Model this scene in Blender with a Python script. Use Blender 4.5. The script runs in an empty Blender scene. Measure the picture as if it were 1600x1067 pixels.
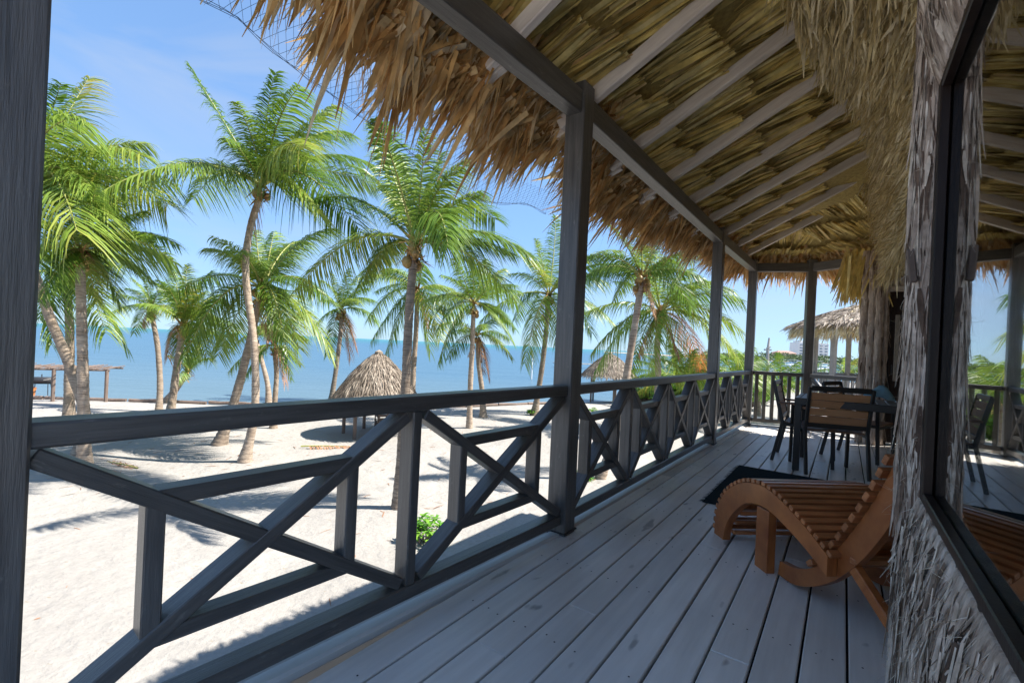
import bpy, math, random
import numpy as np
from mathutils import Vector, Matrix
rnd = random.Random(7)
rng = np.random.default_rng(11)
SC = bpy.context.scene
COL = SC.collection
R = math.radians

# ------------------------------------------------------------------ camera
EYE = Vector((0, 0, 1.15))
ROLL = R(2.7)
FPX = 720.0
cam_data = bpy.data.cameras.new('camera')
cam = bpy.data.objects.new('camera', cam_data)
COL.objects.link(cam)
cam_data.sensor_width = 36
cam_data.lens = 36 * FPX / 1600
cam_data.shift_y = 6.5 / 1600
cam_data.clip_start = 0.03
cam_data.clip_end = 30000
cr = Vector((math.cos(ROLL), 0, math.sin(ROLL)))
cu = Vector((-math.sin(ROLL), 0, math.cos(ROLL)))
cf = Vector((0, 1, 0))
m = Matrix.Identity(4)
for i in range(3):
    m[i][0] = cr[i]; m[i][1] = cu[i]; m[i][2] = -cf[i]; m[i][3] = EYE[i]
cam.matrix_world = m
SC.camera = cam

# ------------------------------------------------------------------ sky + sun
SUN_EL, SUN_AZ = R(53), R(90)      # azimuth clockwise from +Y
world = bpy.data.worlds.new('World')
SC.world = world
world.use_nodes = True
wn = world.node_tree
sky = wn.nodes.new('ShaderNodeTexSky')
sky.sky_type = 'NISHITA'
sky.sun_disc = False
sky.sun_elevation = SUN_EL
sky.sun_rotation = SUN_AZ
sky.air_density = 1.0
sky.dust_density = 0.15
sky.ozone_density = 2.2
bg = wn.nodes['Background']
bg.inputs['Strength'].default_value = 0.088
gm = wn.nodes.new('ShaderNodeGamma')          # even, clear-blue tropical sky: the same soft compression everywhere
gm.inputs[1].default_value = 0.48
tint = wn.nodes.new('ShaderNodeMix')
tint.data_type = 'RGBA'
tint.blend_type = 'MULTIPLY'
tint.inputs[0].default_value = 1.0
tint.inputs[7].default_value = (0.45, 0.66, 0.95, 1)
wn.links.new(sky.outputs[0], gm.inputs[0])
wn.links.new(gm.outputs[0], tint.inputs[6])
wtc = wn.nodes.new('ShaderNodeTexCoord')
wmp = wn.nodes.new('ShaderNodeMapping')
wmp.inputs['Scale'].default_value = (1.2, 2.2, 5.5)
wmp.inputs['Rotation'].default_value = (0.3, 0.25, 0.4)
wnz = wn.nodes.new('ShaderNodeTexNoise')
wnz.inputs['Scale'].default_value = 1.6
wnz.inputs['Detail'].default_value = 5
wnz.inputs['Distortion'].default_value = 0.8
wrp = wn.nodes.new('ShaderNodeValToRGB')
wrp.color_ramp.elements[0].position = 0.46
wrp.color_ramp.elements[0].color = (0, 0, 0, 1)
wrp.color_ramp.elements[1].position = 0.85
wrp.color_ramp.elements[1].color = (0.42, 0.42, 0.42, 1)
wmx = wn.nodes.new('ShaderNodeMix')                # thin cirrus
wmx.data_type = 'RGBA'
wmx.inputs[7].default_value = (1.35, 1.42, 1.5, 1)
wn.links.new(wtc.outputs['Generated'], wmp.inputs[0])
wn.links.new(wmp.outputs[0], wnz.inputs['Vector'])
wn.links.new(wnz.outputs['Fac'], wrp.inputs[0])
wn.links.new(wrp.outputs[0], wmx.inputs[0])
wn.links.new(tint.outputs[2], wmx.inputs[6])
wn.links.new(wmx.outputs[2], bg.inputs['Color'])
sun_data = bpy.data.lights.new('sun', 'SUN')
sun_data.energy = 2.0
sun_data.angle = R(0.5)
sun_data.color = (1, 0.95, 0.87)
sun = bpy.data.objects.new('sun', sun_data)
COL.objects.link(sun)
sdir = Vector((math.sin(SUN_AZ) * math.cos(SUN_EL), math.cos(SUN_AZ) * math.cos(SUN_EL), math.sin(SUN_EL)))
sun.rotation_euler = sdir.to_track_quat('Z', 'Y').to_euler()
sun.location = sdir * 60
SC.view_settings.view_transform = 'Standard'
SC.view_settings.look = 'None'
SC.view_settings.exposure = 2.65
SC.view_settings.gamma = 1
SC.view_settings.use_curve_mapping = False
SC.cycles.max_bounces = 6
SC.cycles.diffuse_bounces = 4
SC.cycles.glossy_bounces = 3
SC.cycles.transmission_bounces = 4
SC.cycles.caustics_reflective = False
SC.cycles.caustics_refractive = False
SC.cycles.transparent_max_bounces = 12

# ------------------------------------------------------------------ coordinates of the house: n = towards the wall, d = along the boards
NV = Vector((0.810, -0.586, 0)).normalized()
DV = Vector((0.586, 0.810, 0)).normalized()
UP = Vector((0, 0, 1))
SAND = -1.90
SEA = -2.02

def W(n, d, z=0.0):
    return NV * n + DV * d + UP * z

def ray(x, y):
    return cr * ((x - 800) / FPX) - cu * ((y - 540) / FPX) + cf

def onz(x, y, z):
    r = ray(x, y)
    return EYE + r * ((z - EYE.z) / r.z)

def at(x, y, Y):
    return EYE + ray(x, y) * Y

# ------------------------------------------------------------------ materials
def nodes_of(name):
    mt = bpy.data.materials.new(name)
    mt.use_nodes = True
    nt = mt.node_tree
    return mt, nt, nt.nodes['Principled BSDF']

def ramp(nt, fac, stops):
    r = nt.nodes.new('ShaderNodeValToRGB')
    el = r.color_ramp.elements
    while len(el) < len(stops):
        el.new(0.5)
    for e, (p, c) in zip(el, stops):
        e.position = p
        e.color = (*c, 1)
    nt.links.new(fac, r.inputs[0])
    return r.outputs[0]

def math_node(nt, op, a, b=None, clamp=False, c=None):
    n = nt.nodes.new('ShaderNodeMath')
    n.operation = op
    n.use_clamp = clamp
    for k, v in enumerate((a, b, c)):
        if v is None:
            continue
        if isinstance(v, (int, float)):
            n.inputs[k].default_value = v
        else:
            nt.links.new(v, n.inputs[k])
    return n.outputs[0]

def noise(nt, scale, detail=4, rough=0.55, stretch=(1, 1, 1), coord='Object', rot=(0, 0, 0), shift=False):
    tc = nt.nodes.new('ShaderNodeTexCoord')
    mp = nt.nodes.new('ShaderNodeMapping')
    mp.inputs['Scale'].default_value = stretch
    mp.inputs['Rotation'].default_value = rot
    nz = nt.nodes.new('ShaderNodeTexNoise')
    nz.inputs['Scale'].default_value = scale
    nz.inputs['Detail'].default_value = detail
    nz.inputs['Roughness'].default_value = rough
    nt.links.new(tc.outputs[coord], mp.inputs[0])
    if shift:
        oi = nt.nodes.new('ShaderNodeObjectInfo')
        sc = nt.nodes.new('ShaderNodeVectorMath')
        sc.operation = 'MULTIPLY_ADD'
        nt.links.new(oi.outputs['Random'], sc.inputs[0])
        sc.inputs[1].default_value = (91, 57, 33)
        nt.links.new(tc.outputs[coord], sc.inputs[2])
        nt.links.new(sc.outputs[0], mp.inputs[0])
    nt.links.new(mp.outputs[0], nz.inputs['Vector'])
    return nz.outputs['Fac']

def mixc(nt, fac, a, b, mode='MIX'):
    n = nt.nodes.new('ShaderNodeMix')
    n.data_type = 'RGBA'
    n.blend_type = mode
    for k, v in ((0, fac), (6, a), (7, b)):
        if isinstance(v, (int, float)):
            n.inputs[k].default_value = v
        elif isinstance(v, tuple):
            n.inputs[k].default_value = (*v, 1)
        else:
            nt.links.new(v, n.inputs[k])
    return n.outputs[2]

def bump(nt, bsdf, height, strength=0.3, dist=0.01):
    b = nt.nodes.new('ShaderNodeBump')
    b.inputs['Strength'].default_value = strength
    b.inputs['Distance'].default_value = dist
    nt.links.new(height, b.inputs['Height'])
    nt.links.new(b.outputs[0], bsdf.inputs['Normal'])

def wood(name, c1, c2, rough=0.55, scale=3, stretch=(1, 14, 14), bumps=0.25, vary=0.25, spec=0.5, knots=False, wear=0.0):
    mt, nt, b = nodes_of(name)
    f = noise(nt, scale, 6, 0.6, stretch, shift=True)
    col = ramp(nt, f, [(0.28, c1), (0.72, c2)])
    oi = nt.nodes.new('ShaderNodeObjectInfo')
    v = math_node(nt, 'MULTIPLY_ADD', oi.outputs['Random'], 2 * vary, c=1 - vary)
    big = noise(nt, 1.3, 3, 0.5, shift=True)
    v2 = math_node(nt, 'MULTIPLY', v, math_node(nt, 'MULTIPLY_ADD', big, 0.5, c=0.75))
    col = mixc(nt, 1.0, col, v2, 'MULTIPLY')
    if wear:
        wn_ = noise(nt, 26, 6, 0.75, (0.35, 1, 1), shift=True)
        wf = ramp(nt, wn_, [(0.60, (0, 0, 0)), (0.68, (1, 1, 1))])
        col = mixc(nt, math_node(nt, 'MULTIPLY', wf, wear), col, (0.30, 0.28, 0.25))
    if knots:
        k = noise(nt, 9, 2, 0.5, (0.5, 1.2, 1), shift=True)
        kf = ramp(nt, k, [(0.69, (0, 0, 0)), (0.75, (1, 1, 1))])
        col = mixc(nt, math_node(nt, 'MULTIPLY', kf, 0.5), col, (0.05, 0.035, 0.03))
    nt.links.new(col, b.inputs['Base Color'])
    b.inputs['Roughness'].default_value = rough
    b.inputs['Specular IOR Level'].default_value = spec
    fine = noise(nt, scale * 4, 5, 0.65, stretch, shift=True)
    bump(nt, b, fine, bumps, 0.004)
    return mt

def blade(name, stops, rough=0.6, trans=0.0, vary_obj=False, grain=None, spec=0.3):
    mt, nt, b = nodes_of(name)
    g = nt.nodes.new('ShaderNodeNewGeometry')
    fac = g.outputs['Random Per Island']
    if vary_obj:
        oi = nt.nodes.new('ShaderNodeObjectInfo')
        fac = math_node(nt, 'ADD', math_node(nt, 'MULTIPLY', fac, 0.45), math_node(nt, 'MULTIPLY', oi.outputs['Random'], 0.55))
    col = ramp(nt, fac, stops)
    if grain:
        f = noise(nt, grain, 4, 0.6)
        col = mixc(nt, 1.0, col, ramp(nt, f, [(0.3, (0.55, 0.5, 0.45)), (0.7, (1.25, 1.2, 1.15))]), 'MULTIPLY')
    nt.links.new(col, b.inputs['Base Color'])
    b.inputs['Roughness'].default_value = rough
    b.inputs['Specular IOR Level'].default_value = spec
    if trans:
        tr = nt.nodes.new('ShaderNodeBsdfTranslucent')
        nt.links.new(col, tr.inputs['Color'])
        mx = nt.nodes.new('ShaderNodeMixShader')
        mx.inputs[0].default_value = trans
        nt.links.new(b.outputs[0], mx.inputs[1])
        nt.links.new(tr.outputs[0], mx.inputs[2])
        nt.links.new(mx.outputs[0], nt.nodes['Material Output'].inputs['Surface'])
    return mt

def plain(name, c1, c2=None, rough=0.6, scale=8, bumps=0.2, metal=0.0, spec=0.5):
    mt, nt, b = nodes_of(name)
    c2 = c2 or tuple(x * 0.8 for x in c1)
    f = noise(nt, scale, 5, 0.6)
    nt.links.new(ramp(nt, f, [(0.3, c2), (0.7, c1)]), b.inputs['Base Color'])
    b.inputs['Roughness'].default_value = rough
    b.inputs['Metallic'].default_value = metal
    b.inputs['Specular IOR Level'].default_value = spec
    if bumps:
        bump(nt, b, noise(nt, scale * 5, 4, 0.6), bumps, 0.004)
    return mt

M = {}
M['paint'] = wood('charcoal_paint', (0.055, 0.051, 0.048), (0.14, 0.13, 0.12), 0.34, 3, (0.9, 16, 16), 0.5, 0.12, 0.6, False, 0.35)
M['deck'] = wood('weathered_deck', (0.72, 0.675, 0.63), (0.88, 0.835, 0.785), 0.36, 2.2, (0.8, 9, 9), 0.35, 0.13, 0.45, True)
M['deck_edge'] = wood('pale_edge_board', (0.62, 0.60, 0.57), (0.76, 0.74, 0.71), 0.6, 2, (1, 8, 8), 0.3, 0.05)
M['dark_under'] = plain('dark_shade_and_joists', (0.03, 0.025, 0.022), None, 0.9)  # joists, nails, and the sheet that puts shade under the board gaps
M['rafter'] = wood('rafter_wood', (0.58, 0.49, 0.42), (0.80, 0.72, 0.64), 0.7, 3, (1, 12, 12), 0.4, 0.1)
M['under'] = blade('thatch_underside', [(0.0, (0.42, 0.28, 0.08)), (0.15, (0.70, 0.53, 0.16)), (0.55, (0.84, 0.68, 0.24)), (0.85, (0.86, 0.75, 0.36)), (1.0, (0.70, 0.48, 0.22))], 0.6, 0.12, grain=6)
M['edge'] = blade('thatch_fringe', [(0.0, (0.46, 0.23, 0.07)), (0.3, (0.72, 0.45, 0.17)), (0.7, (0.82, 0.60, 0.30)), (1.0, (0.86, 0.73, 0.50))], 0.6, 0.28, grain=7)
M['skirt'] = blade('thatch_skirt', [(0.0, (0.50, 0.39, 0.19)), (0.3, (0.72, 0.62, 0.35)), (0.75, (0.82, 0.74, 0.50)), (1.0, (0.86, 0.81, 0.63))], 0.65, 0.12, grain=9)
M['thatch_grey'] = blade('weathered_thatch', [(0.0, (0.12, 0.095, 0.075)), (0.5, (0.25, 0.21, 0.17)), (1.0, (0.40, 0.355, 0.30))], 0.7, 0.0, grain=4)
M['bark'] = blade('palm_bark', [(0.0, (0.08, 0.05, 0.038)), (0.14, (0.22, 0.155, 0.12)), (0.28, (0.50, 0.41, 0.35)), (0.7, (0.68, 0.59, 0.52)), (1.0, (0.82, 0.76, 0.69))], 0.8, 0.0, grain=18)
M['fibre'] = blade('bark_fibre', [(0.0, (0.34, 0.25, 0.16)), (0.6, (0.62, 0.52, 0.40)), (1.0, (0.78, 0.70, 0.60))], 0.7, 0.1)
M['straw'] = plain('straw_backing', (0.50, 0.38, 0.12), (0.26, 0.18, 0.06), 0.8, 30, 0.4)
M['darkwood'] = wood('dark_window_wood', (0.014, 0.008, 0.006), (0.034, 0.019, 0.014), 0.42, 3, (8, 8, 1), 0.2, 0.05, 0.3)
M['teak'] = wood('oiled_teak', (0.28, 0.075, 0.022), (0.52, 0.175, 0.05), 0.34, 3, (9, 2, 2), 0.25, 0.12, 0.5)
M['teak_end'] = wood('teak_slat', (0.26, 0.08, 0.028), (0.56, 0.215, 0.08), 0.28, 4, (1, 11, 11), 0.2, 0.3, 0.5)
M['metal'] = plain('dark_bronze_frame', (0.035, 0.030, 0.028), (0.028, 0.024, 0.022), 0.4, 20, 0.05, 0.0, 0.5)
M['seat_slat'] = wood('brown_slat', (0.17, 0.085, 0.05), (0.27, 0.14, 0.08), 0.5, 4, (1, 12, 12), 0.15, 0.12)
M['back_slat'] = wood('tan_slat', (0.54, 0.25, 0.115), (0.68, 0.35, 0.17), 0.5, 4, (1, 12, 12), 0.15, 0.08)
M['table_slat'] = wood('grey_table_slat', (0.22, 0.22, 0.23), (0.32, 0.32, 0.33), 0.35, 4, (12, 1, 12), 0.15, 0.1)
M['rug'] = plain('rug_weave', (0.018, 0.032, 0.040), (0.010, 0.018, 0.024), 0.95, 90, 0.5, 0, 0.1)
M['leaf'] = blade('palm_leaf', [(0.0, (0.055, 0.12, 0.016)), (0.4, (0.13, 0.23, 0.026)), (0.75, (0.23, 0.32, 0.045)), (1.0, (0.34, 0.39, 0.08))], 0.38, 0.45, True, None, 0.5)
M['leaf_yellow'] = blade('palm_leaf_yellowing', [(0.0, (0.11, 0.22, 0.026)), (0.55, (0.21, 0.31, 0.042)), (0.85, (0.34, 0.36, 0.055)), (1.0, (0.52, 0.38, 0.07))], 0.42, 0.38, True, None, 0.4)
M['leaf_dead'] = blade('palm_leaf_dry', [(0.0, (0.20, 0.10, 0.06)), (0.5, (0.38, 0.20, 0.11)), (1.0, (0.55, 0.34, 0.20))], 0.7, 0.2, True)
M['leaf_orange'] = blade('palm_leaf_orange', [(0.0, (0.45, 0.20, 0.05)), (0.5, (0.62, 0.22, 0.08)), (1.0, (0.62, 0.38, 0.10))], 0.5, 0.35, True)
M['rachis'] = plain('palm_rachis', (0.34, 0.36, 0.09), (0.26, 0.24, 0.07), 0.5, 5, 0)
M['boot'] = blade('palm_leaf_base', [(0.0, (0.16, 0.08, 0.035)), (0.5, (0.36, 0.20, 0.08)), (1.0, (0.50, 0.32, 0.14))], 0.7, 0.0)
M['coconut'] = plain('coconut_husk', (0.36, 0.24, 0.07), (0.22, 0.12, 0.04), 0.5, 6, 0.1)
M['bush'] = blade('shrub_leaf', [(0.0, (0.06, 0.20, 0.02)), (0.6, (0.14, 0.34, 0.03)), (1.0, (0.26, 0.44, 0.06))], 0.4, 0.35)
M['far_tree'] = blade('far_foliage', [(0.0, (0.05, 0.09, 0.04)), (0.6, (0.09, 0.14, 0.06)), (1.0, (0.15, 0.19, 0.08))], 0.7, 0.2)
M['pole'] = wood('round_timber', (0.12, 0.085, 0.065), (0.22, 0.16, 0.13), 0.75, 3, (6, 6, 1), 0.4, 0.1)
M['grey_timber'] = wood('grey_timber', (0.30, 0.27, 0.24), (0.46, 0.42, 0.38), 0.8, 3, (6, 6, 1), 0.4, 0.12)
M['pavilion'] = wood('pavilion_timber', (0.26, 0.245, 0.225), (0.34, 0.32, 0.30), 0.6, 3, (5, 5, 2), 0.3, 0.06)
M['black_metal'] = plain('black_steel', (0.03, 0.03, 0.032), None, 0.5, 12, 0.1)
M['white'] = plain('white_render', (0.78, 0.77, 0.75), (0.70, 0.69, 0.67), 0.7, 0.3, 0)
M['pinkwall'] = plain('pink_render', (0.58, 0.42, 0.36), None, 0.7, 0.3, 0)
M['redroof'] = plain('red_roof', (0.36, 0.20, 0.16), None, 0.7, 1, 0)  # dulled: distance haze put into the colour
M['window_far'] = plain('far_window', (0.26, 0.31, 0.36), None, 0.2, 1, 0)  # lightened and blued, so the distance haze sits in the colour
M['net'] = plain('net_cord', (0.02, 0.022, 0.028), None, 0.8, 20, 0)
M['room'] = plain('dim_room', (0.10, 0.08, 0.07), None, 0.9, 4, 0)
M['plaster'] = plain('pale_wall', (0.50, 0.40, 0.28), None, 0.8, 4, 0.1)
M['rope'] = plain('green_rope', (0.10, 0.18, 0.08), None, 0.8, 20, 0)
M['bucket'] = plain('orange_bucket', (0.55, 0.20, 0.06), None, 0.5, 10, 0)

def bark_skin_mat():
    mt, nt, b = nodes_of('bark_skin')
    f = noise(nt, 16, 7, 0.68, (1, 1, 0.14))
    f2 = noise(nt, 45, 5, 0.7, (1, 1, 0.10))
    f3 = noise(nt, 3.5, 4, 0.55, (1, 1, 0.6))
    col = ramp(nt, f, [(0.30, (0.10, 0.062, 0.045)), (0.40, (0.42, 0.33, 0.27)), (0.55, (0.66, 0.57, 0.50)), (0.75, (0.80, 0.74, 0.67))])
    col = mixc(nt, 1.0, col, ramp(nt, f2, [(0.3, (0.55, 0.52, 0.5)), (0.6, (1.08, 1.07, 1.06))]), 'MULTIPLY')
    col = mixc(nt, 1.0, col, ramp(nt, f3, [(0.3, (0.78, 0.70, 0.64)), (0.7, (1.08, 1.08, 1.1))]), 'MULTIPLY')
    nt.links.new(col, b.inputs['Base Color'])
    b.inputs['Roughness'].default_value = 0.85
    h = math_node(nt, 'ADD', f, math_node(nt, 'MULTIPLY', f2, 0.5))
    bump(nt, b, h, 0.9, 0.012)
    return mt
M['bark_skin'] = bark_skin_mat()

def trunk_mat():
    mt, nt, b = nodes_of('palm_trunk')
    f = noise(nt, 2.2, 5, 0.6, (1, 1, 3))
    f2 = noise(nt, 9, 5, 0.7, (0.6, 0.6, 7))
    col = mixc(nt, 1.0, ramp(nt, f, [(0.25, (0.24, 0.18, 0.13)), (0.75, (0.42, 0.345, 0.27))]), ramp(nt, f2, [(0.34, (0.35, 0.32, 0.30)), (0.56, (1.12, 1.1, 1.08))]), 'MULTIPLY')
    oi = nt.nodes.new('ShaderNodeObjectInfo')
    v = math_node(nt, 'MULTIPLY_ADD', oi.outputs['Random'], 0.5, c=0.75)
    col = mixc(nt, 1.0, col, v, 'MULTIPLY')
    nt.links.new(col, b.inputs['Base Color'])
    b.inputs['Roughness'].default_value = 0.85
    bump(nt, b, f2, 0.6, 0.02)
    return mt
M['trunk'] = trunk_mat()

def sand_mat():
    mt, nt, b = nodes_of('sand')
    f = noise(nt, 0.35, 5, 0.6)
    f2 = noise(nt, 14, 6, 0.7)
    f3 = noise(nt, 3.2, 3, 0.5)
    col = ramp(nt, f, [(0.3, (0.29, 0.275, 0.255)), (0.7, (0.35, 0.333, 0.308))])
    col = mixc(nt, 1.0, col, ramp(nt, f2, [(0.25, (0.86, 0.85, 0.84)), (0.6, (1.03, 1.02, 1.01))]), 'MULTIPLY')
    deb = noise(nt, 7, 2, 0.4, (1, 2.2, 1), rot=(0, 0, 0.6))
    df = ramp(nt, deb, [(0.735, (0, 0, 0)), (0.76, (1, 1, 1))])
    col = mixc(nt, math_node(nt, 'MULTIPLY', df, 0.55), col, (0.24, 0.19, 0.12))
    nt.links.new(col, b.inputs['Base Color'])
    b.inputs['Roughness'].default_value = 0.95
    b.inputs['Specular IOR Level'].default_value = 0.088
    f4 = noise(nt, 1.1, 2, 0.5)
    h = math_node(nt, 'ADD', math_node(nt, 'ADD', f3, f4), math_node(nt, 'MULTIPLY', f2, 0.3))
    bump(nt, b, h, 0.7, 0.09)
    return mt
M['sand'] = sand_mat()

def sea_mat():
    mt, nt, b = nodes_of('sea_water')
    tc = nt.nodes.new('ShaderNodeTexCoord')
    sp = nt.nodes.new('ShaderNodeSeparateXYZ')
    nt.links.new(tc.outputs['Object'], sp.inputs[0])
    # depth of the lagoon seawards: shallow, deeper blue, then the pale reef flat near the horizon
    lg = math_node(nt, 'LOGARITHM', math_node(nt, 'MAXIMUM', sp.outputs['Y'], 5.0), 10.0)
    fac = math_node(nt, 'DIVIDE', math_node(nt, 'SUBTRACT', lg, 1.2), 2.4)
    patch = noise(nt, 0.02, 4, 0.6, (0.35, 1, 1))
    fac = math_node(nt, 'ADD', fac, math_node(nt, 'MULTIPLY', math_node(nt, 'SUBTRACT', patch, 0.5), 0.25), True)
    col = ramp(nt, fac, [(0.0, (0.10, 0.15, 0.17)), (0.2, (0.055, 0.115, 0.165)), (0.5, (0.040, 0.105, 0.165)), (0.68, (0.022, 0.125, 0.155)), (0.85, (0.030, 0.165, 0.175))])
    nt.links.new(col, b.inputs['Base Color'])
    b.inputs['Roughness'].default_value = 0.28
    b.inputs['IOR'].default_value = 1.2
    w1 = noise(nt, 0.9, 5, 0.65, (0.35, 1.3, 1))
    w2 = noise(nt, 0.12, 3, 0.5, (0.4, 1.6, 1))
    h = math_node(nt, 'ADD', math_node(nt, 'MULTIPLY', w1, 0.35), math_node(nt, 'MULTIPLY', w2, 0.8))
    bump(nt, b, h, 0.8, 0.55)
    return mt
M['sea'] = sea_mat()

def glass_mat():
    mt, nt, b = nodes_of('window_glass')
    b.inputs['Base Color'].default_value = (0.85, 0.9, 0.88, 1)
    b.inputs['Roughness'].default_value = 0.01
    b.inputs['Transmission Weight'].default_value = 1
    b.inputs['IOR'].default_value = 2.8
    return mt
M['glass'] = glass_mat()

# ------------------------------------------------------------------ mesh helpers
def link(name, me, mats, parent=None, smooth=False):
    o = bpy.data.objects.new(name, me)
    COL.objects.link(o)
    if not isinstance(mats, (list, tuple)):
        mats = [mats]
    if not me.materials:
        for k in mats:
            me.materials.append(M[k])
    if smooth:
        me.polygons.foreach_set('use_smooth', [True] * len(me.polygons))
    if parent is not None:
        o.parent = parent
        o.matrix_parent_inverse = parent.matrix_basis.inverted()
    return o

def np_mesh(name, V, Q, idx=None):
    me = bpy.data.meshes.new(name)
    V = np.asarray(V, np.float32).reshape(-1, 3)
    Q = np.asarray(Q, np.int32).reshape(-1, 4)
    me.vertices.add(len(V)); me.vertices.foreach_set('co', V.ravel())
    me.loops.add(len(Q) * 4); me.loops.foreach_set('vertex_index', Q.ravel())
    me.polygons.add(len(Q))
    me.polygons.foreach_set('loop_start', np.arange(len(Q), dtype=np.int32) * 4)
    me.polygons.foreach_set('loop_total', np.full(len(Q), 4, np.int32))
    if idx is not None:
        me.polygons.foreach_set('material_index', np.asarray(idx, np.int32))
    me.update(calc_edges=True)
    return me

class MB:
    def __init__(s):
        s.v, s.f, s.mi = [], [], []; s.frame = None
    def add(s, vs, fs, mi=0):
        b = len(s.v)
        s.v += [tuple(v) for v in vs]
        s.f += [tuple(i + b for i in f) for f in fs]
        s.mi += [mi] * len(fs)
        return s
    def box(s, c, ax, ay, az, hx, hy, hz, ch=0.004, mi=0):
        """chamfered box: centre, three unit axes, half sizes"""
        c = Vector(c); A = (Vector(ax), Vector(ay), Vector(az)); h = (hx, hy, hz)
        ch = min(ch, 0.45 * min(h))
        vid, vs = {}, []
        for sx in (-1, 1):
            for sy in (-1, 1):
                for sz in (-1, 1):
                    sg = (sx, sy, sz)
                    for k in range(3):
                        p = c.copy()
                        for j in range(3):
                            p += A[j] * (sg[j] * (h[j] - (0 if j == k else ch)))
                        vid[(sg, k)] = len(vs); vs.append(p)
        fs = []
        for k in range(3):
            a, b = (k + 1) % 3, (k + 2) % 3
            for sk in (-1, 1):
                q = []
                for (sa, sb) in ((-1, -1), (1, -1), (1, 1), (-1, 1)):
                    sg = [0, 0, 0]; sg[k] = sk; sg[a] = sa; sg[b] = sb
                    q.append(vid[(tuple(sg), k)])
                fs.append(q if sk > 0 else q[::-1])
        for k in range(3):
            a, b = (k + 1) % 3, (k + 2) % 3
            for sa in (-1, 1):
                for sb in (-1, 1):
                    q = []
                    for sk, f in ((-1, a), (1, a), (1, b), (-1, b)):
                        sg = [0, 0, 0]; sg[k] = sk; sg[a] = sa; sg[b] = sb
                        q.append(vid[(tuple(sg), f)])
                    fs.append(q if sa * sb < 0 else q[::-1])
        for sx in (-1, 1):
            for sy in (-1, 1):
                for sz in (-1, 1):
                    sg = (sx, sy, sz)
                    t = [vid[(sg, 0)], vid[(sg, 1)], vid[(sg, 2)]]
                    fs.append(t if sx * sy * sz > 0 else t[::-1])
        return s.add(vs, fs, mi)
    def bar(s, p0, p1, w, h, up=UP, ch=0.004, mi=0):
        """box from p0 to p1, h along the up side, w across"""
        p0 = Vector(p0); p1 = Vector(p1)
        ax = (p1 - p0); L = ax.length; ax = ax / L
        ay = up.cross(ax)
        if ay.length < 1e-4:
            ay = Vector((1, 0, 0)).cross(ax)
        ay.normalize(); az = ax.cross(ay)
        s.frame = ((p0 + p1) / 2, ax, ay, az)
        return s.box((p0 + p1) / 2, ax, ay, az, L / 2, w / 2, h / 2, ch, mi)
    def tube(s, pts, rad, n=8, mi=0, caps=True):
        pts = [Vector(p) for p in pts]
        if isinstance(rad, (int, float)):
            rad = [rad] * len(pts)
        vs, fs = [], []
        side = None
        for i, p in enumerate(pts):
            t = (pts[min(i + 1, len(pts) - 1)] - pts[max(i - 1, 0)]).normalized()
            if side is None:
                side = t.cross(Vector((0.3, 1, 0.1)))
                if side.length < 0.1:
                    side = t.cross(Vector((1, 0, 0)))
            side = (side - t * side.dot(t)).normalized()
            o2 = t.cross(side)
            for k in range(n):
                a = 2 * math.pi * k / n
                vs.append(p + (side * math.cos(a) + o2 * math.sin(a)) * rad[i])
        for i in range(len(pts) - 1):
            for k in range(n):
                k2 = (k + 1) % n
                fs.append((i * n + k, i * n + k2, (i + 1) * n + k2, (i + 1) * n + k))
        if caps:
            fs.append(tuple(range(n))[::-1])
            fs.append(tuple((len(pts) - 1) * n + k for k in range(n)))
        return s.add(vs, fs, mi)
    def extrude(s, prof, o, u, z, v, w, mi=0):
        """profile [(a,b)] as a closed strip of matching upper and lower points -> solid of width w along v"""
        n = len(prof)
        o = Vector(o)
        vs = [o + u * a + z * b for a, b in prof] + [o + u * a + z * b + v * w for a, b in prof]
        fs = [(i, (i + 1) % n, n + (i + 1) % n, n + i) for i in range(n)]
        h = n // 2
        for i in range(h - 1):
            q = (i, i + 1, n - 2 - i, n - 1 - i)
            fs.append(q[::-1]); fs.append(tuple(n + j for j in q))
        return s.add(vs, fs, mi)
    def build(s, name, mats, parent=None, smooth=False):
        me = bpy.data.meshes.new(name)
        mat = None
        if s.frame and len(s.v) == 24:      # a single bar gets its own axes, so that its grain runs along it
            mat = Matrix.Identity(4)
            for i in range(3):
                for j in range(3):
                    mat[i][j] = s.frame[j + 1][i]
                mat[i][3] = s.frame[0][i]
            inv = mat.inverted()
            s.v = [tuple(inv @ Vector(v)) for v in s.v]
        me.from_pydata(s.v, [], s.f)
        if any(s.mi):
            me.polygons.foreach_set('material_index', s.mi)
        o = link(name, me, mats, parent, smooth)
        if mat is not None:
            o.matrix_basis = mat
        return o

def tag(o, label=None, cat=None, group=None, kind=None):
    if label: o['label'] = label
    if cat: o['category'] = cat
    if group: o['group'] = group
    if kind: o['kind'] = kind
    return o

def thing(name, loc, label, cat, group=None):
    o = bpy.data.objects.new(name, None)
    o.empty_display_size = 0.1
    COL.objects.link(o)
    o.location = loc
    return tag(o, label, cat, group)

def copy_tree(o, parent=None):
    c = o.copy()
    COL.objects.link(c)
    if parent is not None:
        c.parent = parent
    for ch in list(o.children):
        copy_tree(ch, c)
    return c

def nrm(a):
    return a / np.maximum(np.linalg.norm(a, axis=-1, keepdims=True), 1e-9)

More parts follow.
